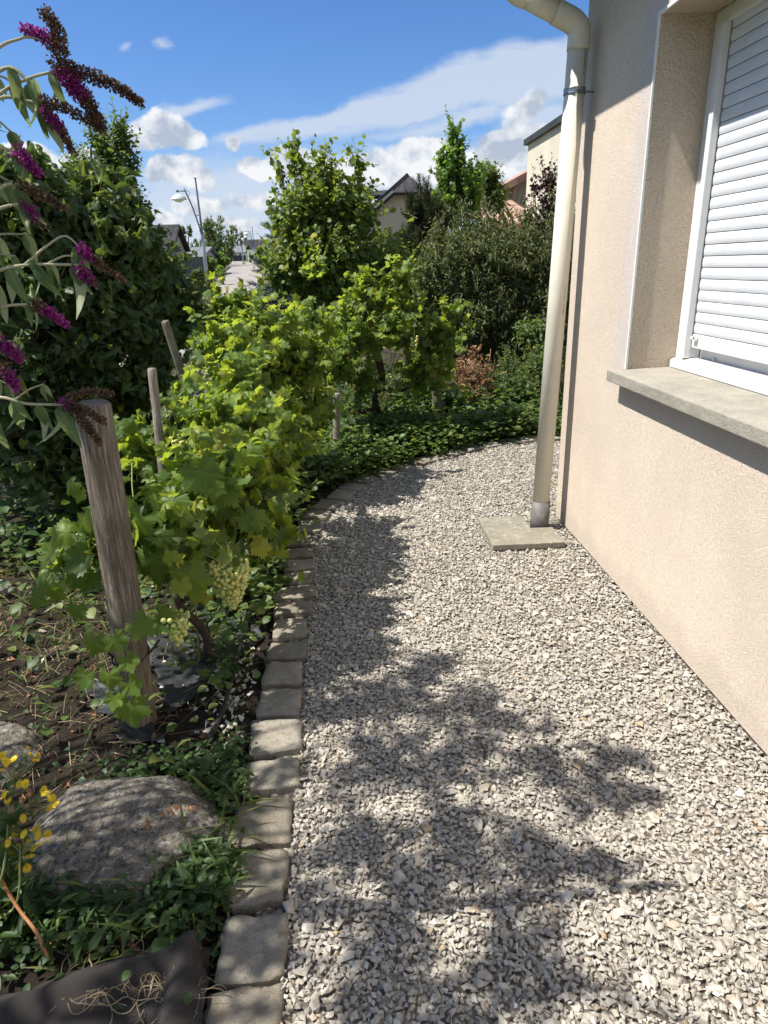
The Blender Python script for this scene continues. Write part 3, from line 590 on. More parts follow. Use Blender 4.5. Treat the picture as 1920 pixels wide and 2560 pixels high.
# ------------------------------------------------------------------ gravel stones (stuff)
def stone_templates(k=24):
    out = []
    r = np.random.default_rng(3)
    for _ in range(k):
        n = r.integers(6, 10); p = nrm(r.normal(size=(n, 3)))*(.85+.3*r.random((n, 1))); p *= np.array([1., .58+.34*r.random(), .30+.28*r.random()])
        bm = bmesh.new(); [bm.verts.new(v) for v in p]; res = bmesh.ops.convex_hull(bm, input=bm.verts)
        junk = [g for g in res['geom_interior'] if isinstance(g, bmesh.types.BMVert)]; bmesh.ops.delete(bm, geom=junk, context='VERTS')
        bmesh.ops.recalc_face_normals(bm, faces=bm.faces); bm.verts.index_update()
        V = np.array([v.co[:] for v in bm.verts]); Ff = np.array([[v.index for v in f.verts] for f in bm.faces]); bm.free(); out.append((V, [Ff], np.zeros((len(V), 2))))
    return out
T_STONE = stone_templates()
def scatter_stones(mb, P, size, var, tilt=.6):
    n = len(P); a = rng.random(n)*6.283; Nn = nrm(np.c_[rng.normal(size=(n, 2))*tilt, np.ones(n)]); D = np.c_[np.cos(a), np.sin(a), np.zeros(n)]; D = nrm(D-Nn*np.sum(D*Nn, 1, keepdims=True))
    put_leaves(mb, T_STONE, P, D, Nn, size, var)
mb = MB(); P = []
for (x0, x1, y0, y1, sp_, sc) in [(-.25, 1.33, .75, 2.4, 0.0165, 1.12), (-.3, 1.33, 2.4, 3.97, .0168, 1.12), (-.3, 4.5, 3.97, 6.4, .0180, 1.18)]:
    for lay in range(3):
        gx_, gy_ = np.meshgrid(np.arange(x0, x1, sp_*(1+.12*lay)), np.arange(y0, y1, sp_*(1+.12*lay))); p = np.c_[gx_.ravel(), gy_.ravel()]+rng.uniform(-.5, .5, (gx_.size, 2))*sp_*1.15+lay*.006; n = len(p)
        if lay == 2: p = p[rng.random(n) < .45]; n = len(p)
        p = p[gravel_inside(p[:, 0], p[:, 1])]
        p = p[~((p[:, 0] > .80) & (p[:, 0] < 1.23) & (p[:, 1] > 3.49) & (p[:, 1] < 3.95) & ~((p[:, 0] > 1.09) & (p[:, 1] > 3.74)))]
        n = len(p); P.append(np.c_[p, np.full(n, (.002, .008, .013)[lay])+.004*rng.random(n), np.full(n, sc)])
P = np.concatenate(P); q_ = rng.random(len(P)); s = (.0075+.0045*q_+.0075*(q_ > .95)+.004*(q_ > .985)-.003*(rng.random(len(P)) < .25))*P[:, 3]
und = .012*fbm(np.c_[P[:, :2]*2.2, np.zeros(len(P))], 3); zonec = .16*(fbm(np.c_[P[:, :2]*3.1+9, np.zeros(len(P))], 3)-.5)
c0 = np.clip(rng.normal(.5, .24, len(P))+zonec, 0, .92); odd = rng.random(len(P)); c0 = np.where(odd > .982, .955+.045*rng.random(len(P)), c0)
scatter_stones(mb, np.c_[P[:, :2], P[:, 2]+und-.002+.02*np.exp(-np.abs(1.315-P[:, 0])/.05)*(P[:, 1] < 3.96)], s, np.c_[c0, rng.random(len(P)), rng.random(len(P))], .22)
tag(mb.build('gravel', MT['gravel']), 'loose pale grey crushed limestone gravel covering the path', 'gravel', kind='stuff')

# ------------------------------------------------------------------ kerb stones
def make_kerb(cx, cy, wd_, ln, ang, h=.05, seed=0):
    r = np.random.default_rng(seed); nx, ny = 12, 14
    mb = MB(); t = np.linspace(-1, 1, nx); u = np.linspace(-1, 1, ny); X, Y = np.meshgrid(t, u); sh = r.normal(size=4)*.04
    # rounded slab outline
    k = 16.; rr = (np.abs(X)**k+np.abs(Y)**k)**(1/k); rr = np.maximum(rr, 1e-6); m_ = np.maximum(np.abs(X), np.abs(Y)); s = np.where(rr > 0, m_/rr, 1)
    xx = X*s*wd_/2*(1+sh[0]*Y+sh[1]); yy = Y*s*ln/2*(1+sh[2]*X)
    xx += (fbm(np.stack([X*2+seed, Y*2, X*0], -1), 3)-.5)*.016*np.abs(X)**2; yy += (fbm(np.stack([X*2+seed, Y*2, X*0+9], -1), 3)-.5)*.020*np.abs(Y)**2
    edge = np.clip((1-m_)*min(wd_, ln)/2/.007, 0, 1); zz = h-.005*(1-edge)**2+(fbm(np.stack([X*1.6+seed*3, Y*1.6, X*0+4], -1), 4)-.5)*.012
    V = np.c_[xx.ravel(), yy.ravel(), zz.ravel()]; i = np.arange(ny-1)[:, None]*nx; j = np.arange(nx-1); q = np.stack([i+j, i+j+1, i+j+1+nx, i+j+nx], -1).reshape(-1, 4)
    b0 = [a for a in range(nx)]+[a*nx+nx-1 for a in range(1, ny)]+[(ny-1)*nx+a for a in range(nx-2, -1, -1)]+[a*nx for a in range(ny-2, 0, -1)]
    V2 = V[b0].copy(); V2[:, 2] = -.08; nb = len(b0); n0 = len(V); V = np.vstack([V, V2]); side = np.array([[b0[(a+1) % nb], b0[a], n0+a, n0+(a+1) % nb] for a in range(nb)])
    ca, sa = math.cos(ang), math.sin(ang); V[:, :2] = V[:, :2] @ np.array([[ca, sa], [-sa, ca]])
    tl = r.normal(size=2)*.018; V[:, 2] += V[:, 0]*tl[0]+V[:, 1]*tl[1]
    mb.add(V, [q, side]); o = mb.build('kerb_stone', MT['kerb'], smooth=True); o.data.polygons.foreach_set('use_smooth', [True]*len(q)+[False]*len(side))
    o.location = (cx, cy, 0); return o
kb = [(2600, 2760), (2496, 2590), (2296, 2478), (2140, 2287), (2005, 2133), (1908, 1996), (1812, 1903), (1731, 1810), (1663, 1728), (1611, 1660), (1553, 1607), (1513, 1549), (1473, 1509), (1437, 1470), (1406, 1434), (1377, 1402), (1345, 1371)]
kdesc = ['nearest and cut off by the bottom edge of the view', 'wedge at the bottom edge of the view', 'squarish grey block with a bright sun fleck on its near end', 'block beside the woven mat\'s far corner with three soft flecks', 'block level with the near end of the lichen boulder',
         'short dark block at the right end of the lichen boulder', 'pale dappled block just beyond the lichen boulder', 'dark dappled block level with the foot of the thick post', 'speckled block one further than the thick post foot', 'narrow block below the lowest hanging grapes',
         'wide block beside the black film', 'block level with the small hanging grape bunch', 'narrow block between the two hanging grape bunches', 'sunlit narrow block under the big grape bunch', 'narrow block just right of the big grape bunch', 'narrow block beside the yellow vine leaf', 'last block before the kerb starts to curve']
for i, (a, b) in enumerate(kb):
    xm = 640+(2560-(a+b)/2)*.115*(1 if a > 1400 else 1.0)
    ya = onz(xm, a)[1]; yb = onz(xm, b)[1]; cyy = (ya+yb)/2
    o = make_kerb(-.282+rng.normal()*.006, cyy, .168+rng.normal()*.009, max(.1, (ya-yb)-.022), rng.normal()*.03, .026+rng.random()*.010, i)
    tag(o, 'sandstone kerb block, '+kdesc[i], 'kerb stone', 'kerb stones edging the gravel')
seg = np.r_[0, np.cumsum(np.hypot(np.diff(kx), np.diff(ky)))]; i0 = np.argmin(np.abs(ky-onz(765, 1340)[1])+np.abs(kx+.28)); s_ = seg[i0]; i = 0
ordn = ['first', 'second', 'third', 'fourth', 'fifth', 'sixth', 'seventh', 'eighth', 'ninth', 'tenth', 'eleventh', 'twelfth', 'thirteenth', 'fourteenth', 'fifteenth', 'sixteenth', 'seventeenth', 'eighteenth']
while i < 16:
    L_ = .17+.05*rng.random(); sm = s_+L_/2; x = np.interp(sm, seg, kx); y = np.interp(sm, seg, ky); x2 = np.interp(sm+.05, seg, kx); y2 = np.interp(sm+.05, seg, ky)
    o = make_kerb(x+rng.normal()*.008, y, .17, L_-.02, -math.atan2(x2-x, y2-y), .028+rng.random()*.012, 50+i)
    tag(o, 'flat grey kerb stone, %s one round the bend beyond the straight run' % ordn[i], 'kerb stone', 'kerb stones edging the gravel'); s_ += L_+.012; i += 1
# moss and mortar in the joints
mb = MB()
for i in range(260):
    t = rng.random(); y = .85+t*3.4; x = -.28+rng.normal()*.07
    scatter_stones(mb, np.array([[x, y, .004+rng.random()*.008]]), np.array([.008]), np.array([[rng.random()*.4, 0, 0]]))
tag(mb.build('joint_rubble', MT['soil']), 'crumbled mortar and moss in the joints between kerb blocks', 'rubble', kind='stuff')
# ------------------------------------------------------------------ house
XW, YC = 1.307, 3.955
house = empty('house', (XW, YC, 0), 'beige roughcast house wall with a window sill and half hidden roof edge', 'house')
Y0w, Y1w, Z0w, Z1w = 1.62, 3.095, 1.076, 2.455      # window opening
mb = MB()
ya, yb, zt = -4., YC, 3.06
def quadx(x, y0, y1, z0, z1, mi): mb.add([(x, y1, z0), (x, y0, z0), (x, y0, z1), (x, y1, z1)], [np.array([[0, 1, 2, 3]])], mi=mi)
bw = .135
quadx(XW, Y1w+bw, yb, .045, zt, 0); quadx(XW, ya, Y0w-bw, .045, zt, 0); quadx(XW, Y0w-bw, Y1w+bw, .045, Z0w-.03, 0); quadx(XW, Y0w-bw, Y1w+bw, Z1w+bw, zt, 0)
quadx(XW, Y1w, Y1w+bw, Z0w-.03, Z1w+bw, 1); quadx(XW, Y0w-bw, Y0w, Z0w-.03, Z1w+bw, 1); quadx(XW, Y0w, Y1w, Z1w, Z1w+bw, 1)
mb.add([(XW, yb, .045), (XW+7, yb, .045), (XW+7, yb, zt), (XW, yb, zt)], [np.array([[1, 0, 3, 2]])], mi=0)
mb.add([(XW, ya, -.1), (XW+7, ya, -.1), (XW+7, ya, zt), (XW, ya, zt)], [np.array([[0, 1, 2, 3]])], mi=0)
mb.add([(XW+7, yb, -.1), (XW+7, ya, -.1), (XW+7, ya, zt), (XW+7, yb, zt)], [np.array([[1, 0, 3, 2]])], mi=0)
mb.add([(XW, ya, .045), (XW+.02, ya, .045), (XW+.02, yb, .045), (XW, yb, .045)], [np.array([[0, 1, 2, 3]])], mi=0)
mb.build('wall', [MT['wall'], MT['band']], house)
mb = MB(); xr_ = 1.64
mb.add([(XW, Y1w, Z0w-.03), (xr_, Y1w, Z0w-.03), (xr_, Y1w, Z1w), (XW, Y1w, Z1w)], [np.array([[0, 1, 2, 3]])])
mb.add([(XW, Y0w, Z0w-.03), (xr_, Y0w, Z0w-.03), (xr_, Y0w, Z1w), (XW, Y0w, Z1w)], [np.array([[1, 0, 3, 2]])])
mb.add([(XW, Y0w, Z1w), (xr_, Y0w, Z1w), (xr_, Y1w, Z1w), (XW, Y1w, Z1w)], [np.array([[0, 3, 2, 1]])])
mb.add([(xr_, Y0w, Z0w), (xr_, Y1w, Z0w), (xr_, Y1w, Z1w), (xr_, Y0w, Z1w)], [np.array([[0, 1, 2, 3]])])
mb.build('window_reveal', MT['reveal'], house)
mb = MB(); box(mb, (XW+.016, ya, -.12), (XW+.5, yb-.016, .045)); mb.build('plinth', simple_mat('plinth_render', [(.3, (.24, .18, .145)), (.6, (.36, .29, .235)), (.75, (.42, .36, .30))], 8, .95, .01, 60), house)
mb = MB()
for a, b in (((XW-.004, Y1w-.0075, Z0w), (XW+.004, Y1w+.0045, Z1w+.0045)), ((XW-.004, Y0w, Z1w-.0075), (XW+.004, Y1w-.0075, Z1w+.0045))): box(mb, a, b)
mb.build('corner_bead', MT['trim'], house)
# sill: slightly sloping slab with ears
mb = MB(); prism(mb, [(1.237, 1.018), (1.30, 1.014), (1.525, 1.022), (1.525, 1.080), (1.30, 1.0745), (1.237, 1.069)], Y0w-.0, Y1w-.001, 'y'); prism(mb, [(1.237, 1.018), (1.3065, 1.014), (1.3065, 1.0745), (1.237, 1.069)], Y1w-.001, 3.142, 'y'); prism(mb, [(1.237, 1.018), (1.3065, 1.014), (1.3065, 1.0745), (1.237, 1.069)], Y0w-.047, Y0w, 'y')
sill = mb.build('window_sill', MT['sill'], house); m_ = sill.modifiers.new('bevel', 'BEVEL'); m_.width = .005; m_.segments = 2; m_.limit_method = 'ANGLE'
# window frame, rail, shutter
wf = MB(); box(wf, (1.535, 3.032, 1.08), (1.60, 3.094, Z1w-.001)); box(wf, (1.535, Y0w+.001, 1.08), (1.60, Y0w+.063, Z1w-.001)); box(wf, (1.535, Y0w+.063, Z1w-.055), (1.60, 3.032, Z1w-.001))
box(wf, (1.605, Y0w+.06, 1.115), (1.63, 3.03, 1.2), 0); frm = wf.build('window_frame', MT['pvc'], house); m_ = frm.modifiers.new('bevel', 'BEVEL'); m_.width = .004; m_.segments = 2
mb = MB(); prism(mb, [(1.508, 1.083), (1.60, 1.083), (1.63, 1.131), (1.56, 1.128), (1.516, 1.118), (1.508, 1.112)], Y0w+.004, 3.084, 'y'); o = mb.build('window_base_rail', MT['pvc'], house)
for y0, y1 in ((2.996, 3.031), (Y0w+.064, Y0w+.099)):
    gr = MB(); box(gr, (1.522, y0, 1.129), (1.553, y1, Z1w-.055)); box(gr, (1.553, y0+.008, 1.129), (1.60, y1, Z1w-.055))
    o = gr.build('guide_rail', MT['pvc'], frm); m_ = o.modifiers.new('bevel', 'BEVEL'); m_.width = .003; m_.segments = 2
mb = MB(); pitch = .0455; z = 1.238; prof = []
yA, yB = Y0w+.101, 2.993
while z < Z1w-.04:
    zt_ = min(z+pitch-.0028, Z1w-.041); n = 10; pr = []
    for t in np.linspace(0, 1, n): pr.append((1.561-.0058*math.sin(math.pi*(t*.84+.13))**.75, z+(zt_-z)*t))
    pr += [(1.572, zt_), (1.572, z)]
    prism(mb, pr, yA, yB, 'y'); box(mb, (1.568, yA, z-.006), (1.571, yB, z+.003), 1); z += pitch
sh_ = mb.build('roller_shutter', [MT['shutter'], MT['darktrim']], house)
o = bevel_box_obj('bottom_bar', (1.553, yA, 1.176), (1.571, yB, 1.2345), MT['pvc'], sh_, .003)
mb = MB(); lathe(mb, [(0, .02), (.006, .02), (.0075, .015), (.0075, -.004), (0, -.004)], (1.553, 2.945, 1.222), 12, axis=(-1, 0, 0)); box(mb, (1.533, 2.940, 1.216), (1.542, 2.972, 1.2275)); o = mb.build('stopper', MT['pvc'], sh_, smooth=False)
mb = MB(); lathe(mb, [(0, .006), (.011, .006), (.014, .002), (.014, 0)], (1.604, 2.88, 1.131), 16, axis=(-1, 0, 0)); mb.build('drain_cap', MT['pvc'], frm, smooth=True)
# roof: eaves at two depths, soffit, fascia, gutter
rf = MB(); OV = 0.925
def roofpiece(y0, y1, xe):
    prism(rf, [(xe, 3.02), (xe, 3.10), (XW+3.6, 5.0), (XW+7.6, 3.10), (XW+7.6, 3.02)], y0, y1, 'y')
roofpiece(2.99, 4.45, .93); roofpiece(-4.4, 2.985, 1.09)
for p_ in rf.uv: pass
rf.build('roof', MT['darktile'], house)
mb = MB(); an = np.linspace(math.pi, 2*math.pi, 9); pr = [(.868+.066*math.cos(a), 3.05+.066*math.sin(a)) for a in an]+[(.868+.062*math.cos(a), 3.051+.062*math.sin(a)) for a in an[::-1]]
prism(mb, pr, 2.99, 4.46, 'y'); mb.build('gutter', MT['pipe'], house, smooth=False)
# drainpipe, slightly out of plumb
PB = np.array([1.158, 3.80, .07]); PT = np.array([1.216, 3.80, 2.555])
tr = at(1425, 60, 3.8); 
mb = MB(); tube(mb, [PB+(PT-PB)*.05, PT+np.array([.0, 0, .02])], .0495, 40); dp = mb.build('drainpipe', MT['pipe'], house, smooth=True)
def elbow(name, pts, r, n=20):
    mb = MB(); tube(mb, smoothpath(pts, n), r, 36, cap=True); return mb.build(name, MT['pipe'], dp, smooth=True)
E1 = PT+np.array([0, 0, .02]); 
elbow('elbow', [PT+np.array([0, 0, -.045]), E1+np.array([-.001, 0, .012]), E1+np.array([-.028, 0, .05]), E1+np.array([-.09, 0, .08]), E1+np.array([-.122, 0, .094])], .0545)
mb = MB(); tube(mb, [E1+np.array([-.10, 0, .084]), E1+np.array([-.31, 0, .177])], .0500, 36); mb.build('coupling', MT['pipe'], dp, smooth=True)
mb = MB(); tube(mb, [E1+np.array([-.19, 0, .124]), E1+np.array([-.195, 0, .1262])], .0515, 36); mb.build('coupling_ring', MT['pipe'], dp, smooth=True)
elbow('elbow', [E1+np.array([-.265, 0, .157]), E1+np.array([-.31, 0, .177]), E1+np.array([-.345, 0, .215]), E1+np.array([-.352, 0, .27]), E1+np.array([-.352, 0, .43])], .0545)
zc = 2.335; cpt = PB+(PT-PB)*((zc-PB[2])/(PT[2]-PB[2]))
mb = MB(); lathe(mb, [(.0500, -.014), (.0535, -.014), (.0545, -.010), (.0535, -.006), (.0535, .006), (.0545, .010), (.0535, .014), (.0500, .014)], cpt, 40); box(mb, (cpt[0]-.008, cpt[1]-.072, zc-.012), (cpt[0]-.003, cpt[1]-.048, zc+.012)); box(mb, (cpt[0]+.003, cpt[1]-.072, zc-.012), (cpt[0]+.008, cpt[1]-.048, zc+.012))
tube(mb, [(cpt[0]-.016, cpt[1]-.062, zc), (cpt[0]+.016, cpt[1]-.062, zc)], .004, 8); tube(mb, [(cpt[0]+.05, cpt[1], zc), (XW+.02, cpt[1], zc)], .005, 8); mb.build('pipe_clamp', MT['zinc'], dp, smooth=False)
mb = MB(); tube(mb, [PB+np.array([.0, 0, -.10]), PB+(PT-PB)*.052], .055, 40); tube(mb, [PB+np.array([.0, 0, -.10]), PB+np.array([0, 0, -.004])], .0515, 30); mb.build('pipe_collar', MT['greypvc'], dp, smooth=True)
# small dotted printing along the pipe, as on the photo: illegible extrusion marks
for (z0, nmark, xo, yo) in ((2.40, 26, -.012, -.0485), (1.28, 26, -.012, -.0485)):
    mb = MB()
    for k in range(nmark):
        if rng.random() < .8: c = PB+(PT-PB)*((z0+k*.006-PB[2])/(PT[2]-PB[2])); ang = RAD(-62)+rng.normal()*.0; q = c+np.array([math.cos(ang)*.0499, math.sin(ang)*.0499, 0]); hh = .002+.002*rng.random(); mb.add([q+np.array([-.003, -.0017, 0]), q+np.array([.003, .0017, 0])+np.array([0, 0, .0]), q+np.array([.003, .0017, hh]), q+np.array([-.003, -.0017, hh])], [np.array([[0, 1, 2, 3]])])
    mb.build('printed_marks', MT['greypvc'], dp)

# paving slab under the pipe
mb = MB(); prism(mb, [(.808, 3.50), (1.222, 3.497), (1.222, 3.735), (1.09, 3.74), (1.09, 3.945), (.812, 3.95)], .018, .052, 'z'); o = mb.build('paving_slab', MT['slab']); m_ = o.modifiers.new('bevel', 'BEVEL'); m_.width = .004; m_.segments = 2; m_.limit_method = 'ANGLE'
tag(o, 'notched concrete paving slab fitted around the foot of the drainpipe', 'paving slab')
mb = MB(); prism(mb, [(.842, 3.512), (1.216, 3.508), (1.216, 3.73), (.85, 3.9)], -.03, .017, 'z'); tag(mb.build('paving_slab', MT['slab']), 'lower concrete slab mostly hidden beneath the notched slab', 'paving slab')
mb = MB(); box(mb, (1.10, 3.742, -.06), (1.225, 3.87, .004)); tag(mb.build('drain_gully', MT['greypvc']), 'dark drain gully opening behind the foot of the drainpipe', 'drain')

# ------------------------------------------------------------------ posts and stakes
def post(name, a, b, r0, r1, m_, label, cat, sides=20, crack=True, square=False, group=None):
    n = 26; P = smoothpath([a, np.array(a)*.5+np.array(b)*.5+rng.normal(size=3)*.003, b], n); an = np.arange(sides)/sides*2*np.pi; mb = MB(); V = []; L_ = np.linspace(r0, r1, n)
    T = nrm(np.array(b)-np.array(a)); u, v = frame_from(T); prof = 1+(fbm(np.stack([np.cos(an)*2+a[0]*9, np.sin(an)*2, an*0], -1), 3)-.5)*.12
    if square: prof = 1/np.maximum(np.abs(np.cos(an+.4)), np.abs(np.sin(an+.4)))*.86
    if crack: prof = prof-.10*np.exp(-((an-4.4)/.10)**2)-.05*np.exp(-((an-2.2)/.08)**2)
    for i in range(n):
        fine = (vnoise(np.stack([np.cos(an)*14, np.sin(an)*14, an*0+i*.10], -1))-.5)*.035
        V.append(P[i]+((prof+fine)*np.cos(an)*L_[i])[:, None]*u+((prof+fine)*np.sin(an)*L_[i])[:, None]*v)
    V.append(P[-1]+((prof)*np.cos(an)*L_[-1]*.86)[:, None]*u+((prof)*np.sin(an)*L_[-1]*.86)[:, None]*v+T*.006)
    V = np.concatenate(V); i = np.arange(n)[:, None]*sides; j = np.arange(sides); k = (j+1) % sides
    Lh = np.linalg.norm(np.array(b)-np.array(a)); hh = np.r_[np.linspace(0, Lh, n), Lh+.01]; tri = 1-np.abs(np.arange(sides)/sides*2-1)
    UV = np.c_[np.tile(tri*math.pi*r0, n+1)+a[0], np.repeat(hh, sides)]; UV[-sides:, 1] += np.cos(an)*.05; mb.add(V-np.array(a), [np.stack([i+j, i+k, i+k+sides, i+j+sides], -1).reshape(-1, 4), (np.arange(sides)+n*sides)[None]], UV, var=(0, 0, 0))
    o = mb.build(name, m_, smooth=True); o.location = tuple(a); tag(o, label, cat, group); return o
pb = onz(342, 1832); ptp = at(231, 1012, 2.06); pa = np.array([pb[0], pb[1]+.055, -.03])
post('wooden_post', pa, ptp, .058, .0535, MT['post'], 'thick weathered round wooden post with a dark tie and cracked top', 'post', 40)
s1b = at(415, 1225, 2.95); s1t = at(380, 924, 2.95); post('vineyard_stake', s1b+(s1b-s1t)*1.1, s1t, .021, .018, MT['stake'], 'pale square stake standing just behind the thick round post', 'stake', 12, False, True, 'stakes among the grapevines')
s2b = at(480, 1010, 4.0); s2t = at(413, 805, 3.9); post('vineyard_stake', s2b+(s2b-s2t)*1.2, s2t, .023, .021, MT['stake'], 'tall leaning stake tilted left in front of the dark wilted bush', 'stake', 12, False, True, 'stakes among the grapevines')
a = at(838, 1110, 5.2); b = at(842, 985, 5.2); post('vineyard_stake', np.array([a[0], a[1], 0]), b, .030, .027, MT['stake'], 'pale stake half buried in leaves left of the gnarled vine trunk', 'stake', 12, False, False, 'stakes among the grapevines')
a = at(1098, 1060, 6.5); b = at(1080, 870, 6.5); post('vineyard_stake', np.array([a[0], a[1], 0]), b, .058, .05, MT['post'], 'brown thick stake under leaves right of the gnarled vine trunk', 'stake', 16, False, False, 'stakes among the grapevines')
# tie around the thick post
tz = .30; tc_ = pa+(ptp-pa)*((tz-pa[2])/(ptp[2]-pa[2])); an = np.linspace(0, 2*math.pi, 30)
mb = MB(); tube(mb, [tc_+np.array([math.cos(a)*.062, math.sin(a)*.062, .012*math.cos(a-1.)]) for a in an], .0035, 6); tube(mb, smoothpath([tc_+np.array([-.06, -.01, 0]), tc_+np.array([-.11, .04, .02]), tc_+np.array([-.16, .1, -.03])], 6), .0035, 6)
tag(mb.build('post_tie', MT['hose'], smooth=True), 'black tie cord wrapped round the thick wooden post', 'cord')

# ------------------------------------------------------------------ rocks
def boulder(c, rx, ry, rz, m_, label, seed, ang=0., flat_=.5, det=5, cat='rock'):
    bm = bmesh.new(); bmesh.ops.create_icosphere(bm, subdivisions=det, radius=1); V = np.array([v.co[:] for v in bm.verts])
    n = fbm(V*1.1+seed*7.7, 3)[:, None]; V2 = V*(.80+.45*n); 
    for k in range(14):      # chipped facets
        r = np.random.default_rng(seed*31+k); d = nrm(r.normal(size=3)); lim = .72+.22*r.random(); dd = V2 @ d; ex = np.clip(dd-lim, 0, None); V2 = V2-np.outer(ex*.85, d)
    V2[:, 2] = np.where(V2[:, 2] > flat_, flat_+(V2[:, 2]-flat_)*.35, V2[:, 2]); V2 *= 1+((fbm(V*4+seed, 5)-.5)*.14)[:, None]+((fbm(V*16+seed, 3)-.5)*.05)[:, None]
    ca, sa = math.cos(ang), math.sin(ang); V2 = V2*np.array([rx, ry, rz]); V2[:, :2] = V2[:, :2] @ np.array([[ca, sa], [-sa, ca]])
    for v, p in zip(bm.verts, V2): v.co = p
    me = bpy.data.meshes.new('rock'); bm.to_mesh(me); bm.free(); me.materials.append(m_); me.polygons.foreach_set('use_smooth', [True]*len(me.polygons)); o = bpy.data.objects.new('rock', me); C.objects.link(o); o.location = c
    return tag(o, label, cat)
boulder((-.69, 1.56, .02), .315, .26, .155, MT['rock'], 'big flat lichen speckled boulder beside the kerb in the foreground', 3, .25, .45, 6)
boulder((-1.26, 1.98, .0), .20, .17, .14, MT['rock'], 'grey boulder at the left edge behind the yellow flowers', 5, -.3, .5)
boulder((-.62, 1.36, .0), .15, .09, .085, MT['rock'], 'small mossy stone tucked against the front of the big boulder', 8, .2, .5, 5)
boulder((-1.93, 3.30, .0), .17, .12, .09, MT['palerock'], 'pale flat rock at the far left edge in dappled sun', 9, .2, .45)
boulder((-1.50, 3.52, .0), .12, .07, .05, MT['palerock'], 'small pale stone in the leaves beyond the pale flat rock', 12, .1, .45, 4)

# ------------------------------------------------------------------ film, mat, hose, pebbles, litter
def bz(x, y): return float(bedz(np.array([x]), np.array([y]))[0])
def cloth(name, poly, m_, label, cat, amp, sc, n=60, lift=.012, fold=None):
    P = np.array(poly); A, B, Cq, D = [np.array(p) for p in poly[:4]]; mb = MB(); u = np.linspace(0, 1, n); U, V_ = np.meshgrid(u, u)
    Q = (1-U)[..., None]*(1-V_)[..., None]*A+U[..., None]*(1-V_)[..., None]*B+U[..., None]*V_[..., None]*Cq+(1-U)[..., None]*V_[..., None]*D
    ed = (fbm(np.stack([Q[..., 0]*14, Q[..., 1]*14, U*0+3], -1), 3)-.5)*.05*(np.maximum(np.abs(U-.5), np.abs(V_-.5))*2)[..., None].repeat(1, -1)[..., 0]**4
    X = Q[..., 0]+ed; Y = Q[..., 1]+ed; Z = bedz(X, Y)+lift+amp*(fbm(np.stack([X*sc, Y*sc*1.6, X*0+5], -1), 4)-.35)
    if fold is not None: Z = Z+fold(X, Y)
    i = np.arange(n-1)[:, None]*n; j = np.arange(n-1); q = np.stack([i+j, i+j+1, i+j+1+n, i+j+n], -1).reshape(-1, 4)
    mb.add(np.c_[X.ravel(), Y.ravel(), Z.ravel()], [q], np.c_[X.ravel(), Y.ravel()]); o = mb.build(name, m_, smooth=True); s = o.modifiers.new('solid', 'SOLIDIFY'); s.thickness = .0015; s.offset = -1; return tag(o, label, cat)
cloth('plastic_film', [onz(430, 1800)[:2], onz(660, 1600)[:2], onz(600, 1480)[:2], onz(360, 1600)[:2]], MT['film'], 'wrinkled black plastic film lying behind the thick wooden post', 'plastic film', .05, 7)
cloth('plastic_film', [onz(300, 1860)[:2], onz(420, 1880)[:2], onz(300, 1690)[:2], onz(205, 1740)[:2]], MT['film'], 'blue black film scrap to the left of the thick wooden post', 'plastic film', .05, 8)
cloth('woven_mat', [onz(-150, 2720)[:2], onz(500, 2720)[:2], onz(528, 2375)[:2], onz(-150, 2560)[:2]], MT['weave'], 'dark woven weed mat rumpled against the kerb in the bottom left', 'ground mat', .025, 6, 110, .02, lambda X, Y: .035*np.exp(-((X+.42)/.04)**2)+.03*np.exp(-((Y-1.16-.25*(X+.5))/.03)**2))
mb = MB(); tube(mb, smoothpath([[*onz(640, 1500)[:2], .04], [*onz(600, 1650)[:2], .045], [*onz(560, 1800)[:2], .045], [*onz(500, 1900)[:2], .02]], 24), .009, 8); tag(mb.build('drip_hose', MT['hose'], smooth=True), 'black irrigation hose lying in the soil close to the kerb', 'hose')
mb = MB(); tube(mb, smoothpath([at(0, 2195, 1.30), at(45, 2270, 1.27), at(90, 2330, 1.23), at(122, 2400, 1.19)], 14), .0042, 8); tag(mb.build('cane', MT['cane'], smooth=True), 'thin orange brown cane reaching in from the left edge', 'cane')
mb = MB()
P = []
for (px, py, sx, sy, n) in [(620, 1790, .09, .22, 190), (500, 1700, .15, .2, 50), (600, 1640, .1, .15, 30), (130, 1660, .2, .15, 14), (520, 1480, .15, .2, 12), (620, 1950, .1, .1, 25), (400, 1450, .3, .3, 20)]:
    c = onz(px, py); P.append(np.c_[c[0]+rng.normal(size=n)*sx, c[1]+rng.normal(size=n)*sy])
P = np.concatenate(P); P = P[(P[:, 0] < -.40)]; z = bedz(P[:, 0], P[:, 1]); scatter_stones(mb, np.c_[P, z+.012], .009+.010*rng.random(len(P)), rng.random((len(P), 3)), .5)
tag(mb.build('pebbles', MT['pebble']), 'white pebbles scattered over the dark soil near the kerb', 'pebbles', kind='stuff')
def straw():
    mb = MB(); n = 1000; reg = rng.random(n)
    c = np.where(reg[:, None] < .5, np.array([-1.35, 2.75]), np.array([-1.0, 2.2])); P = c+rng.normal(size=(n, 2))*np.array([.42, .4]); P = P[P[:, 0] < -.42]
    for p in P:
        a = rng.random()*6.28; l = .04+.13*rng.random()**1.5; z = bz(*p)+.004+.012*rng.random(); d = np.array([math.cos(a), math.sin(a), rng.normal()*.18]); q = np.array([p[0], p[1], z])
        tube(mb, [q, q+d*l*.5+[0, 0, .008], q+d*l],   .0006+.0007*rng.random(), 3, cap=False)
    tag(mb.build('dry_straw', MT['straw']), 'bleached dry grass stalks littered over the soil at left', 'straw', kind='stuff')
straw()
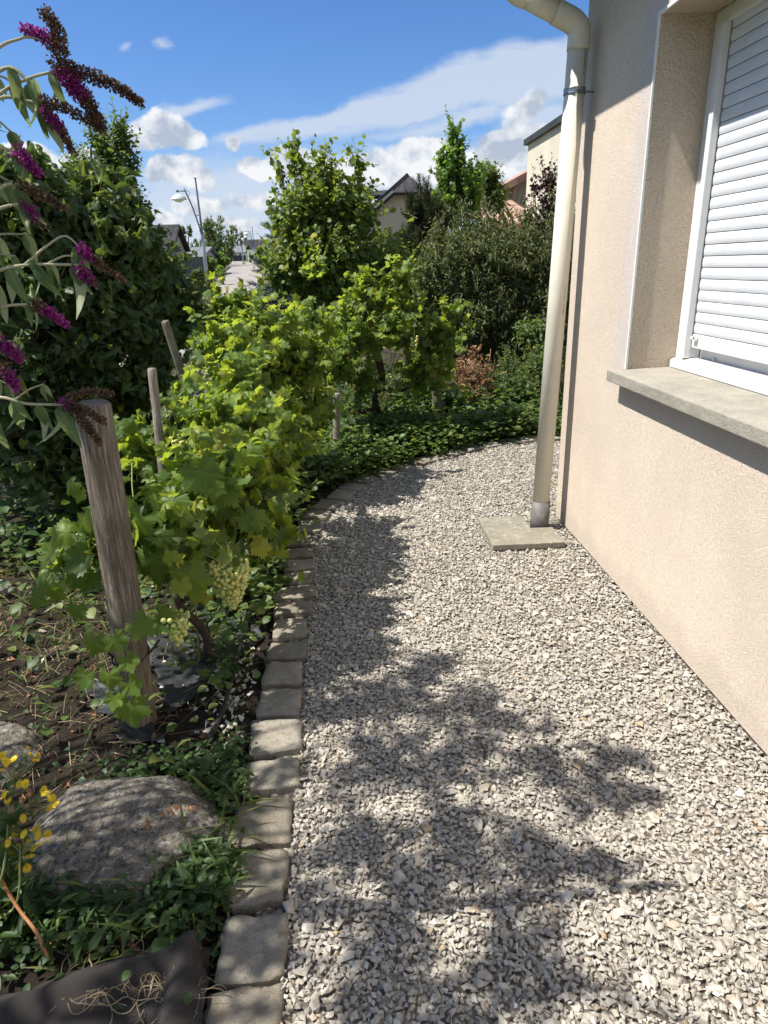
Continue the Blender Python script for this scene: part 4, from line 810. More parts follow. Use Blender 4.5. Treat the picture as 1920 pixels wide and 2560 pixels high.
def roots():
    mb = MB()
    for i in range(70):
        c = onz(rng.uniform(150, 500), rng.uniform(2420, 2560)); a = rng.random()*6.28; q = [np.array([c[0], c[1]])]; 
        for k in range(6): a += rng.normal()*.6; q.append(q[-1]+np.array([math.cos(a), math.sin(a)])*.014*(1+rng.random()))
        tube(mb, smoothpath([[p[0], p[1], bz(p[0], p[1])+.034+.008*rng.random()] for p in q], 14), .0006+.0008*rng.random(), 3, cap=False)
    tag(mb.build('dry_roots', MT['straw'], smooth=True), 'tangle of thin dry roots lying over the woven mat', 'dry roots', kind='stuff')
roots()
def twigs():
    mb = MB()
    for i in range(420):
        p = np.array([rng.uniform(-1.9, -.42), rng.uniform(1.7, 3.6)]); a = rng.random()*6.28; l = .03+.10*rng.random(); z = bz(*p)+.006; d = np.array([math.cos(a), math.sin(a), rng.normal()*.12]); q = np.array([p[0], p[1], z]); tube(mb, smoothpath([q, q+d*l*.5+rng.normal(size=3)*.006, q+d*l], 4), .001+.0012*rng.random(), 3, cap=False)
    tag(mb.build('dead_twigs', MT['bark']), 'small dark dead twigs scattered on the bed soil', 'twigs', kind='stuff')
twigs()
def litter():
    mb = MB(); n = 700; P = np.c_[rng.uniform(-2.2, -.42, n), rng.uniform(1.2, 4.2, n)]; z = bedz(P[:, 0], P[:, 1])+.006
    put_leaves(mb, T_WILT, np.c_[P, z], np.c_[rng.normal(size=(n, 2)), rng.normal(size=n)*.2], np.c_[rng.normal(size=(n, 2))*.5, np.ones(n)], .014+.026*rng.random(n)**2, rng.random((n, 3))*[.75, 1, 1])
    for k in range(7): c = np.array([-.60+k*.022, 1.50+k*.006, .125+.004*k]); put_leaves(mb, T_WILT, c[None], rng.normal(size=(1, 3))*[1, 1, .3], np.array([[0, .3, 1.]]), np.array([.028]), np.array([[.75, .5, .5]]))
    tag(mb.build('leaf_litter', MT['dryleaf']), 'brown curled dead leaves strewn on the bed', 'dead leaves', kind='stuff')
litter()

# ------------------------------------------------------------------ ground cover (stuff)
def cover(name, label, polys, dens, tmpl, m_, size, h, stand=.5, seedv=0., cat='weeds'):
    mb = MB(); LP = []
    for (c, sx, sy, n) in polys:
        p = np.c_[c[0]+rng.normal(size=n)*sx, c[1]+rng.normal(size=n)*sy]; LP.append(p)
    p = np.concatenate(LP); dk = np.interp(p[:, 1], ky, kx)
    ok = ((p[:, 0] < dk-.09+.05*rng.random(len(p))+.07*(p[:, 1] > 4.2)) | (p[:, 1] > np.interp(p[:, 0], kx, ky, left=99)+.03-.12*rng.random(len(p)))) ; p = p[ok]; n = len(p)
    hh = h*rng.random(n)**1.3*(.5+fbm(np.c_[p*3, np.zeros(n)], 3)); z = bedz(p[:, 0], p[:, 1])+.01+hh
    a = rng.random(n)*6.28; D = np.c_[np.cos(a), np.sin(a), stand*rng.random(n)]; Nn = np.c_[rng.normal(size=(n, 2))*.35, np.ones(n)]
    put_leaves(mb, tmpl, np.c_[p, z], D, Nn, size*(.6+.8*rng.random(n)), np.c_[np.clip(rng.normal(.45, .22, n)+seedv, 0, 1), rng.random(n), rng.random(n)])
    return tag(mb.build(name, m_, smooth=True), label, cat, kind='stuff')
cover('weeds', 'low round leaved green weeds covering the foreground soil', [(onz(560, 2010)[:2], .07, .13, 380), (onz(310, 2270)[:2], .20, .07, 700), (onz(120, 2300)[:2], .22, .10, 500), (onz(530, 2230)[:2], .05, .10, 260), (onz(570, 1700)[:2], .04, .06, 90), (onz(440, 1930)[:2], .13, .03, 260), (onz(150, 1800)[:2], .3, .2, 120), (onz(600, 1900)[:2], .04, .08, 120)], 1, T_OVAL, MT['weed'], .022, .06)
cover('meadow_herbs', 'darker pointed weed leaves mixed through the foreground growth', [(onz(320, 2250)[:2], .20, .07, 420), (onz(80, 2300)[:2], .22, .08, 420), (onz(500, 2200)[:2], .08, .10, 160), (onz(500, 1960)[:2], .10, .05, 90), (onz(560, 1560)[:2], .06, .2, 120)], 1, T_BUD[:2]+T_NARROW[:1], MT['bramble'], .055, .05, 1.1, -.12)
cover('creeping_ivy', 'dense low leafy cover spilling along the far kerb bend', [((-.48, 4.2), .12, .8, 2600), ((-.2, 5.3), .3, .4, 2600), ((.6, 5.75), .5, .22, 3200), ((.7, 6.2), .6, .3, 3200), ((1.6, 6.3), .6, .25, 3400), ((.1, 5.2), .25, .25, 1500), ((-1.7, 3.9), .45, .25, 900), ((-.9, 3.2), .35, .5, 450), ((2.8, 6.8), .7, .4, 1500)], 1, T_OVAL, MT['bramble'], .05, .27, .8, .30)
cover('ivy_bank', 'dark leafy undergrowth banked up behind the far kerb', [((.9, 6.9), .7, .3, 3500), ((-.1, 6.7), .6, .4, 2500), ((-1.2, 5.6), .5, .7, 2600), ((-2.5, 4.5), .8, .8, 2200), ((-1.5, 8.5), 1., 1.2, 3000), ((1., 8.5), 1.6, .9, 2600)], 1, T_OVAL, MT['weed'], .06, .42, .8, -.1)
cover('grass_tufts', 'thin grass tufts growing between weeds and soil', [(onz(330, 2230)[:2], .22, .09, 300), (onz(200, 1500)[:2], .45, .4, 420), (onz(560, 2120)[:2], .06, .12, 100), ((-.6, 5.5), .6, .6, 500)], 1, T_GRASS, MT['grass'], .12, .01, 2.2, .1, 'grass')

# ------------------------------------------------------------------ big plants
def E(px, py, Y, rpx, rpz, ry, wt=1.):
    """ellipsoid clump: centre on a sight line at distance Y, half sizes rpx, rpz in photo pixels there"""
    c = at(px, py, Y); k = Y/F*1.03; return (c[0], c[1], c[2], rpx*k, ry, rpz*k, wt)
shrub('wilted_bush', (-1.9, 4.7, 0), 'huge dark bush with drooping crumpled leaves filling the left side', 'bush',
      [E(60, 500, 4.4, 190, 160, .55), E(230, 640, 4.5, 190, 200, .6), E(60, 800, 4.2, 200, 230, .6), E(300, 850, 4.5, 170, 230, .55), E(325, 580, 4.7, 90, 105, .5), E(420, 760, 4.9, 90, 150, .45), E(120, 1080, 4.1, 230, 200, .5), E(330, 1100, 4.6, 180, 160, .5), E(-200, 700, 4.2, 250, 320, .7), E(235, 470, 4.6, 95, 70, .4), E(295, 480, 4.7, 50, 60, .3), E(430, 660, 5.2, 50, 70, .4)],
      T_WILT, MT['wilt'], 1500, 12, .095, shoot=.30, droop=.25, up=.55, flat_=.3, twigr=.0035, stem_n=9, stem_r=.03, surf=.6, hang=.7, jit=.9, varshift=.08)
shrub('pear_tree', (-4.9, 9.2, 0), 'slim upright tree rising above the dark bush against the sky', 'tree',
      [E(305, 330, 9, 22, 55, .3), E(255, 370, 9, 45, 70, .35), E(300, 420, 9, 70, 80, .4), E(210, 440, 9, 50, 70, .4), E(280, 540, 9, 110, 120, .5)],
      T_OVAL, MT['pear'], 620, 11, .075, shoot=.35, up=1.6, droop=0, twigr=.004, stem_n=6, stem_r=.05, surf=.45, varshift=.1)
shrub('hazel_shrub', (-.25, 7.6, 0), 'tall yellow green hazel shrub in the middle with upright leafy shoots', 'shrub',
      [E(800, 450, 7.6, 60, 95, .35), E(735, 400, 7.6, 12, 55, .15, 1.4), E(890, 400, 7.6, 14, 50, .15, 1.4), E(700, 400+20, 7.6, 8, 60, .1, .8), E(830, 520, 7.6, 120, 100, .6), E(740, 560, 7.4, 90, 110, .55), E(880, 550, 7.7, 90, 100, .6), E(800, 660, 7.4, 160, 120, .7), E(950, 680, 7.8, 110, 100, .6), E(700, 680, 7.4, 60, 80, .4), E(1010, 520, 7.5, 22, 40, .15, 1.)],
      T_HAZEL, MT['hazel'], 900, 11, .085, shoot=.42, up=1.1, droop=.05, flat_=.45, twigr=.004, stem_n=10, stem_r=.028, surf=.45, hang=.2, jit=.55, varshift=.03)
shrub('bay_like_shrub', (2., 8.6, 0), 'broad dark olive shrub with narrow drooping leaves beside the house', 'shrub',
      [E(1240, 660, 8.4, 160, 120, .7), E(1130, 680, 8.2, 120, 130, .6), E(1190, 565, 8.6, 80, 60, .5), E(1290, 610, 8.6, 80, 70, .5), E(1340, 680, 8.4, 120, 140, .6), E(1180, 800, 8.1, 150, 130, .6), E(1350, 800, 8.2, 130, 140, .6), E(1090, 620, 8.4, 45, 80, .4), E(1480, 680, 8.6, 130, 160, .7), E(1440, 560, 8.7, 60, 70, .4), E(1060, 780, 8.2, 60, 100, .4), E(1150, 520, 8.5, 14, 45, .12, 1.4), E(1210, 500, 8.5, 16, 45, .12, 1.4), E(1262, 520, 8.5, 14, 50, .12, 1.4), E(1320, 530, 8.5, 16, 55, .12, 1.4), E(1385, 520, 8.6, 16, 60, .12, 1.4), E(1090, 560, 8.5, 14, 45, .12, 1.4), E(1050, 640, 8.3, 20, 50, .2, 1.2)],
      T_NARROW, MT['olive'], 2500, 14, .088, shoot=.38, up=.9, droop=.1, flat_=.2, twigr=.003, stem_n=9, stem_r=.03, surf=.5, hang=.75, jit=.4)
shrub('pine_tree', (1.4, 12, 0), 'dark shaggy young pine in front of the slate roofed house', 'tree',
      [E(1070, 480, 12, 9, 50, .12, 2), E(1050, 470, 12.1, 8, 28, .12, 1.5), E(1035, 530, 12, 40, 55, .4), E(1080, 560, 12, 60, 70, .5), E(1030, 620, 12, 60, 60, .5), E(1110, 640, 12, 60, 60, .5)],
      T_NEEDLE, MT['pine'], 520, 70, .085, shoot=.34, up=1.5, twigr=.008, stem_n=5, stem_r=.05, surf=.45, flat_=.1, leafdir_out=.7, jit=.3, twmat='bark')
shrub('maple_tree', (2.9, 14, 0), 'bright green young maple with a pointed crown above the shrubs', 'tree',
      [E(1133, 330, 14, 14, 40, .25, 1.2), E(1140, 400, 14, 32, 60, .4, 1.2), E(1110, 430, 14, 30, 60, .4), E(1165, 470, 14, 50, 60, .45), E(1195, 440, 14, 12, 40, .3, 1.4), E(1120, 520, 14, 60, 60, .5), E(1185, 500, 14, 35, 40, .4)],
      T_VINE_LO, MT['maple'], 330, 9, .125, shoot=.4, up=1.3, twigr=.006, stem_n=6, stem_r=.05, surf=.5, varshift=.1)
shrub('ash_tree', (5.3, 18, 0), 'soft green tree just right of the bright maple', 'tree',
      [E(1225, 450, 18, 35, 35, .6), E(1190, 470, 18, 35, 35, .6), E(1235, 500, 18, 40, 40, .6)], T_OVAL, MT['tree'], 320, 12, .12, shoot=.4, up=1.2, twigr=.006, stem_n=4, stem_r=.06, varshift=.25)
shrub('purple_leaved_shrub', (3.1, 9.7, 0), 'dark purple leaved shrub with arching twigs beside the drainpipe', 'shrub',
      [E(1372, 455, 9.6, 22, 40, .25, 1.2), E(1340, 470, 9.6, 14, 14, .2, .8), E(1380, 530, 9.7, 50, 60, .5), E(1345, 570, 9.7, 40, 50, .4), E(1420, 620, 9.8, 60, 90, .5)], T_OVAL, MT['purple'], 240, 16, .07, shoot=.42, up=1.2, twigr=.004, stem_n=5, stem_r=.025, surf=.5, droop=-.1)
shrub('leafy_shoot_shrub', (2.1, 7.4, 0), 'small fresh green broadleaf shrub near the drainpipe below the olive shrub', 'shrub',
      [E(1330, 840, 7.4, 55, 45, .3), E(1370, 900, 7.3, 50, 60, .3)], T_BUD, MT['bramble'], 90, 12, .10, shoot=.3, up=1., twigr=.003, stem_n=4, stem_r=.01, varshift=.2)
shrub('bramble_patch', (1.75, 6.95, 0), 'tangled bramble and ivy mound between the clippings and the drainpipe', 'bramble',
      [E(1290, 980, 6.8, 70, 70, .35), E(1350, 930, 6.9, 60, 80, .35), E(1330, 1040, 6.6, 80, 50, .3), E(1400, 1000, 6.8, 80, 90, .35), E(1240, 1050, 6.5, 40, 30, .2), E(1480, 980, 7., 90, 90, .4)], T_OVAL, MT['bramble'], 620, 12, .05, shoot=.3, up=.6, twigr=.002, stem_n=6, stem_r=.008, varshift=.08, surf=.5)
shrub('dark_ivy', (.9, 6.8, 0), 'deep green ivy mound under the vine at the far kerb', 'ivy',
      [E(1010, 1050, 6.4, 70, 45, .2), E(1110, 1030, 6.6, 80, 50, .25), E(1190, 1050, 6.5, 60, 40, .2), E(1060, 990, 6.8, 60, 40, .25)], T_VINE_LO, MT['weed'], 260, 8, .10, shoot=.25, up=.4, twigr=.003, stem_n=5, stem_r=.008, varshift=.0, surf=.5)

for nm_, px_, py_, Y_, w_, h_, lab_, mt_, tm_ in (('nettle_clump', 800, 1050, 6.2, 55, 60, 'sunny yellow green weed clump left of the gnarled vine trunk', 'maple', T_OVAL), ('nettle_clump', 1010, 1060, 6.5, 50, 45, 'weed clump just right of the gnarled vine trunk', 'bramble', T_OVAL), ('nettle_clump', 1120, 960, 7.4, 60, 70, 'taller weed clump left of the dried clippings heap', 'bramble', T_BUD), ('nettle_clump', 1270, 930, 7.3, 50, 70, 'leafy weed clump right of the dried clippings heap', 'bramble', T_BUD), ('nettle_clump', 720, 1060, 5.7, 50, 60, 'green weed clump beneath the third grapevine', 'bramble', T_OVAL)):
    c = at(px_, py_, Y_); shrub(nm_, (c[0], Y_, 0), lab_, 'weeds', [E(px_, py_, Y_, w_, h_, .25), E(px_-w_*.6, py_+h_*.3, Y_, w_*.7, h_*.6, .2), E(px_+w_*.6, py_+h_*.25, Y_, w_*.7, h_*.6, .2)], tm_, MT[mt_], 95, 10, .055, group='weed clumps behind the far kerb', shoot=.22, up=1.1, twigr=.002, stem_n=4, stem_r=.005, varshift=.12, surf=.45, jit=.5)
def conifer(name, base, top_z, r0, label, m_, tiers=16, nb=13):
    root = empty(name, base, label, 'tree'); tw = MB(); lf = MB(); b = np.array(base, float); H = top_z-b[2]
    tube(tw, [b, b+[0, 0, H*.5], b+[0, 0, H]], [.07, .04, .008], 8, cap=False); P = []; D = []; S = []
    for t in np.linspace(.03, .97, tiers):
        z = b[2]+H*t; R = r0*(1-t)**.85+.05; n = max(5, int(nb*(1-t*.5)))
        for k in range(n):
            a = rng.random()*6.28; L_ = R*(.75+.4*rng.random()); dz = .28*t*L_ - .12*(1-t)*L_+rng.normal()*.03
            pts = smoothpath([b+[0, 0, z-b[2]], [b[0]+math.cos(a)*L_*.6, b[1]+math.sin(a)*L_*.6, z+dz*.3-.03], [b[0]+math.cos(a)*L_, b[1]+math.sin(a)*L_, z+dz+.05]], 6); tube(tw, pts, np.linspace(.012, .003, 6), 4, cap=False)
            d0 = nrm(pts[-1]-pts[0])
            for s in np.linspace(.25, 1, max(3, int(L_/.075))):
                q = pts[0]*(1-s)+pts[-1]*s
                for sg in (-1, 1, 0):
                    sd = nrm(d0+sg*.9*np.array([-d0[1], d0[0], 0])+rng.normal(size=3)*.2); l = .10+.14*(1-s)*R if sg else .12
                    m = 16; tt = rng.random(m)[:, None]; P.append(q+sd*l*tt); D.append(sd*.9+nrm(rng.normal(size=(m, 3)))*.8+[0, 0, .2]); S.append(np.full(m, .045))
    P = np.concatenate(P); D = np.concatenate(D); n = len(P); put_leaves(lf, T_NEEDLE, P, D, rng.normal(size=(n, 3)), np.c_[np.full(n, .075), np.concatenate(S), np.full(n, .05)], np.c_[np.clip(rng.normal(.5, .25, n), 0, 1), rng.random(n), rng.random(n)])
    lf.build('foliage', m_, root); tw.build('trunk', MT['bark'], root, smooth=True); return root
sp = at(722, 760, 11.); conifer('blue_spruce', (sp[0]-.02, 11., 0), at(705, 535, 11)[2], .78, 'blue grey spruce at the roadside left of the tall hazel', MT['spruce'], 20, 15)

# ------------------------------------------------------------------ grapevines
def grapes(root, c, L_, R, n=60):
    mb = MB(); ico = bmesh.new(); bmesh.ops.create_icosphere(ico, subdivisions=2, radius=1); V = np.array([v.co[:] for v in ico.verts]); Ff = np.array([[v.index for v in f.verts] for f in ico.faces]); ico.free(); pts = []
    c = np.array(c); k = 0
    for _ in range(n*40):
        if len(pts) >= n: break
        t = rng.random()**.8; rr = R*(1-t)**.6*(.55+.5*rng.random())+.003; a = rng.random()*6.28; p = c+np.array([math.cos(a)*rr, math.sin(a)*rr, -L_*t])
        if all(np.linalg.norm(p-q) > .0142 for q in pts): pts.append(p)
    v0 = rng.random()*.4
    for p in pts: s = .0083+.0018*rng.random(); mb.add(V*s*np.array([1, 1, 1.08])+p, [Ff], var=(np.clip(v0+rng.random()*.6, 0, 1), 0, 0))
    o = mb.build('grape_bunch', MT['grape'], root, smooth=True)
    mb = MB(); tube(mb, smoothpath([c+[.0, 0, .09], c+[.005, .003, .03], c+[0, 0, -L_*.6]], 6), .002, 5); mb.build('stalk', MT['greentwig'], o)
def vine(base, clumps, label, nsh, nleaf, size, bunches, trunk, tm=T_VINE, extra=None, vs=0.):
    root = empty('grapevine', base, label, 'grapevine', 'grapevines in a row along the kerb')
    mb = MB(); 
    for path, r0, r1 in trunk: tube(mb, smoothpath(path, 14), np.linspace(r0, r1, 14), 10, cap=True, wob=.12)
    mb.build('trunk', MT['bark'], root, smooth=True)
    shrub('', base, '', '', clumps, tm, MT['vine'], int(nsh*.72), nleaf, size, shoot=.38, droop=.14, up=.55, flat_=.55, twigr=.0032, stem_n=2, stem_r=.005, surf=.42, twmat='greentwig', root=root, jit=.75, hang=.22, leafdir_out=.8, sunn=.45, varshift=vs)
    if extra is not None:
        lf = MB(); P = np.array([e[0] for e in extra]); n = len(P); put_leaves(lf, T_VINE[:3], P, np.array([e[1] for e in extra], float), np.array([e[2] for e in extra], float), np.array([e[3] for e in extra]), np.c_[[e[4] for e in extra], np.zeros((n, 2))])
        lf.build('foliage', MT['vine'], root, smooth=True)
    for c, L_, R, n in bunches: grapes(root, c, L_, R, n)
    return root
def lp(px, py, Y, d, s, c=.5, nn=(-.1, -.75, .7)): return (at(px, py, Y), d, nn, s, c)
ex = [lp(230, 1600, 1.97, (-.3, -.2, -.8), .105, .45), lp(215, 1690, 1.96, (-.35, -.2, -.8), .09, .4), lp(285, 1600, 1.95, (.3, -.2, -.6), .085, .5), lp(320, 1650, 1.95, (.3, -.3, -.7), .075, .55), lp(270, 1690, 1.94, (.0, -.3, -.8), .085, .6), lp(325, 1710, 1.94, (.5, -.2, -.7), .08, .55),
      lp(285, 1745, 1.93, (-.1, -.3, -.8), .07, .65), lp(325, 1765, 1.92, (.05, -.25, -1.), .13, .42), lp(345, 1560, 1.95, (.6, -.2, -.4), .10, .45), lp(205, 1395, 2.1, (-.5, -.1, -.4), .12, .3), lp(165, 1330, 2.1, (-.7, 0, .2), .11, .75), lp(130, 1380, 2.15, (-.5, 0, -.3), .09, .7), lp(185, 1440, 2.1, (-.4, 0, -.6), .10, .35), lp(130, 1470, 2.1, (-.4, -.1, -.9), .10, .7), lp(190, 1520, 2.1, (-.3, -.1, -.8), .09, .5), lp(230, 1440, 2.12, (-.3, -.2, -.6), .11, .3), lp(210, 1310, 2.12, (.2, 0, .5), .08, .8),
      lp(180, 1210, 2.5, (-.4, -.1, -.4), .08, .75), lp(200, 1230, 2.5, (-.2, -.1, -.8), .07, .8)]
ex += [lp(380, 1400, 2.15, (.0, -.2, -.9), .15, .35), lp(470, 1440, 2.1, (.15, -.2, -.9), .155, .33), lp(350, 1300, 2.2, (-.3, -.1, -.5), .12, .45), lp(500, 1180, 2.35, (.3, -.3, -.7), .16, .25, (0, -.5, .9)), lp(560, 1230, 2.4, (.5, -.3, -.5), .13, .3), lp(430, 1250, 2.3, (-.4, -.3, -.5), .14, .4), lp(620, 1290, 2.45, (.5, -.3, -.5), .13, .35, (.2, -.4, .9)), lp(400, 1545, 2.05, (.5, -.2, -.6), .11, .4), lp(650, 1365, 2.45, (.2, -.3, -.8), .085, .99, (.1, -.8, .4)), lp(640, 1350, 2.47, (.9, -.1, .1), .06, .97)]
b1 = at(505, 1560, 2.45)
vine((-.66, 2.5, 0), [E(395, 1315, 2.35, 110, 70, .18), E(525, 1210, 2.6, 110, 95, .25), E(650, 1290, 2.75, 50, 70, .15), E(440, 1370, 2.3, 120, 60, .15), E(600, 1180, 2.9, 95, 75, .3), E(350, 1120, 3.15, 55, 40, .12, .7), E(200, 1360, 2.25, 60, 60, .12, .5)],
     'nearest grapevine with big lobed leaves and hanging pale grapes beside the thick post', 250, 9, .106,
     [(at(570, 1408, 2.34), .185, .072, 230), (at(435, 1535, 2.08), .115, .046, 70), (at(700, 1235, 2.9), .12, .03, 40), (at(600, 1420, 2.5), .10, .035, 30)],
     [([(-.62, 2.52, -.02), (-.60, 2.46, .18), (-.68, 2.42, .36), (-.55, 2.55, .48)], .02, .012), ([(-.68, 2.42, .33), (-.5, 2.5, .42), (-.45, 2.8, .55)], .012, .006), ([(-.70, 2.2, .30), (-.78, 2.0, .22), (-.80, 1.95, .08)], .004, .002)], extra=ex, vs=-.03)
vine((-.62, 3.5, 0), [E(560, 1060, 3.2, 85, 85, .25), E(630, 1060, 3.4, 90, 105, .3), E(600, 950, 3.6, 85, 90, .25), E(690, 1130, 3.6, 55, 75, .22), E(590, 850, 3.9, 70, 60, .2), E(440, 980, 3.45, 28, 24, .1, .6), E(520, 870, 3.9, 30, 40, .1, .8)],
     'second grapevine along the kerb wrapped round the two thin stakes', 330, 11, .098, [(at(440, 1080, 3.05), .12, .035, 26), (at(535, 955, 3.6), .11, .035, 22), (at(735, 1120, 3.8), .12, .03, 30)],
     [([(-.60, 3.5, -.02), (-.62, 3.45, .3), (-.55, 3.5, .6), (-.6, 3.6, .9)], .022, .01)], vs=.03)
vine((-.45, 4.75, 0), [E(640, 850, 4.5, 90, 80, .3), E(740, 900, 4.7, 110, 110, .35), E(610, 790, 4.6, 60, 50, .2), E(760, 1040, 4.7, 90, 90, .3), E(690, 1000, 4.5, 100, 100, .3), E(560, 745, 4.6, 45, 28, .15), E(790, 800, 5., 70, 50, .25)],
     'third grapevine in the row, rising in front of the hazel shrub', 420, 11, .094, [(at(725, 785, 4.6), .10, .03, 24), (at(775, 960, 4.6), .12, .03, 30), (at(640, 955, 4.4), .1, .03, 20), (at(520, 870, 4.3), .1, .03, 20)],
     [([(-.40, 4.75, -.02), (-.44, 4.7, .3), (-.38, 4.8, .6), (-.42, 4.8, .95)], .028, .012)], T_VINE_LO, vs=.05)
vb = onz(940, 1095)
vine((vb[0], vb[1]-.2, 0), [E(880, 830, 5.9, 110, 80, .4), E(1010, 810, 6., 100, 80, .35), E(930, 730, 6., 70, 45, .25), E(1000, 690, 6., 40, 30, .15), E(1100, 850, 6.1, 55, 70, .25), E(1060, 930, 6.1, 80, 60, .3), E(830, 900, 5.7, 80, 70, .3), E(1130, 775, 6.1, 22, 30, .12), E(900, 950, 5.9, 70, 30, .25), E(790, 660, 6.0, 30, 25, .12, .8)],
     'farthest grapevine standing on a bare gnarled dark trunk at the bend', 600, 11, .092, [(at(955, 980, 5.8), .15, .045, 44), (at(1035, 840, 5.75), .12, .035, 30), (at(1148, 855, 5.95), .11, .035, 30), (at(975, 930, 5.7), .12, .035, 24), (at(880, 960, 5.6), .10, .03, 18)],
     [([(vb[0]-.02, vb[1]-.2, -.03), at(950, 1060, 6.1), at(938, 1010, 6.1), at(955, 940, 6.1), at(930, 850, 6.1)], .055, .03), ([at(945, 1015, 6.1), at(900, 1030, 6.05), at(890, 990, 6.), at(860, 900, 6.)], .02, .012), ([at(950, 975, 6.1), at(1020, 970, 6.1), at(1080, 900, 6.1)], .02, .01)], T_VINE_LO, vs=.05)

# ------------------------------------------------------------------ clippings heap and dry leaves
def heap(name, c, rx, ry, h, label, n, stems, dl):
    mb = MB(); c = np.array(c)
    root = empty(name, c, label, 'clippings')
    for i in range(stems):
        a = rng.random()*6.28; r = math.sqrt(rng.random()); p = c+[math.cos(a)*rx*r, math.sin(a)*ry*r, h*(1-r)*(.3+.7*rng.random())]; b_ = rng.random()*6.28; l = .12+.3*rng.random(); d = np.array([math.cos(b_), math.sin(b_)*.6, rng.normal()*.5+.15])
        tube(mb, smoothpath([p-d*l/2, p+rng.normal(size=3)*.02+[0, 0, .03], p+d*l/2], 5), .0018+.0015*rng.random(), 3, cap=False)
    mb.build('dry_stalks', MT['drystem'], root); lf = MB(); d = nrm(rng.normal(size=(n, 3))); d[:, 2] = np.abs(d[:, 2]); P = c+d*np.array([rx, ry, h])*rng.random((n, 1))**.4
    put_leaves(lf, T_WILT, P, rng.normal(size=(n, 3)), rng.normal(size=(n, 3))+[0, 0, .5], .03+.035*rng.random(n), rng.random((n, 3))*[1, 1, 1]); lf.build('withered_leaves', MT['dryleaf'], root); return root
c = at(1165, 990, 7.1); r_ = heap('clippings_heap', (c[0], 6.9, .12), .34, .22, .66, 'rust brown heap of dried clippings and stalks by the far bend', 620, 330, 1)
mb = MB()
for pts in ([(1215, 960), (1222, 920), (1227, 872)], [(1215, 930), (1235, 918), (1250, 912)], [(1245, 975), (1248, 935), (1240, 915)], [(1190, 935), (1215, 925), (1240, 930)]): tube(mb, smoothpath([at(px, py, 6.95) for px, py in pts], 6), .0035, 4)
mb.build('upright_stalk', MT['drystem'], r_)
for px, py, Y, w_, lab in ((860, 1005, 6.9, .28, 'reddish dead leaf pile left of the gnarled vine trunk'), (975, 1000, 7., .16, 'reddish dead leaf pile right of the gnarled vine trunk'), (1130, 1030, 7., .2, 'thin spread of pale dead leaves beside the rust brown heap')):
    c = at(px, py, Y); heap('dead_leaf_pile', (c[0], Y, max(.0, c[2]-.12)), w_, .15, .24, lab, 230, 30, 1)['category'] = 'dead leaves'

# ------------------------------------------------------------------ ragwort (yellow flowers)
def ragwort():
    b = onz(-40, 2330); root = empty('yellow_ragwort', (b[0], b[1], 0), 'yellow daisy flowered weed leaning in at the lower left edge', 'flowering weed'); st = MB(); lf = MB(); B0 = np.array([b[0], b[1], .02])
    heads = [(65, 1960), (115, 1985), (130, 1995), (125, 2020), (140, 2010), (20, 2000), (10, 1985), (22, 2108), (45, 2120), (68, 2105), (95, 2090), (60, 2085), (40, 2085), (68, 2170), (75, 2140), (90, 2075), (98, 2065), (120, 2085), (15, 1905), (35, 1900), (8, 2160), (45, 2165), (60, 2045), (5, 1890), (110, 1975), (50, 1960), (85, 2120), (30, 2135)]
    buds = [(75, 1885), (90, 1890), (85, 1900), (98, 1885), (70, 1870), (95, 1900), (15, 1915), (5, 1925), (100, 2110), (118, 2105), (40, 2060), (10, 2130)]
    hubs = [at(70, 1990, 1.36), at(30, 1940, 1.38), at(50, 2110, 1.30), at(20, 2060, 1.33)]
    for h in hubs: tube(st, smoothpath([B0, (B0+h)/2+rng.normal(size=3)*.03, h], 8), np.linspace(.004, .0018, 8), 5, cap=False)
    petal = blade(3, .35, .1, .1, 0, .6, 1, 2)
    for i, (px, py) in enumerate(heads+buds):
        fl = MB(); Y = 1.33+rng.normal()*.025; q = at(px, py, Y); h = min(hubs, key=lambda k: np.linalg.norm(k-q)); tube(st, smoothpath([h-[0, 0, .03], (h+q)/2-[0, 0, .012], q], 6), .0011, 4, cap=False)
        nn = nrm(np.array([rng.normal()*.5-.2, -.5+rng.normal()*.4, .9])); u, v = frame_from(nn)
        if i < len(heads):
            k = 13; a = np.arange(k)/k*6.283+rng.random(); D = np.cos(a)[:, None]*u+np.sin(a)[:, None]*v+nn*(.1+.3*rng.random()); put_leaves(fl, [petal], q+D*.001, D, np.tile(nn, (k, 1)), np.full(k, .0120), np.c_[.4+.6*rng.random(k), np.zeros((k, 2))])
            lathe(fl, [(.0034, 0), (.0036, .0012), (.0022, .0028), (0, .0032)], q, 8, axis=nn)
        else: lathe(fl, [(.001, -.004), (.0036, -.001), (.0038, .002), (.002, .0048), (0, .005)], q, 8, axis=nn)
        fl.build('flower_head' if i < len(heads) else 'flower_bud', MT['yellow'], root)
    n = 110; k = rng.integers(0, 4, n); t = rng.random(n)[:, None]; H = np.array(hubs)[k]; P = B0*(1-t)+H*t+rng.normal(size=(n, 3))*.01; put_leaves(lf, T_NARROW, P, rng.normal(size=(n, 3))+[0, 0, .3], rng.normal(size=(n, 3))*.4+[0, 0, 1], .05+.03*rng.random(n), np.c_[.3+.5*rng.random(n), np.zeros((n, 2))])
    st.build('stems', MT['greentwig'], root, smooth=True); lf.build('leaves', MT['weed'], root, smooth=True)
ragwort()

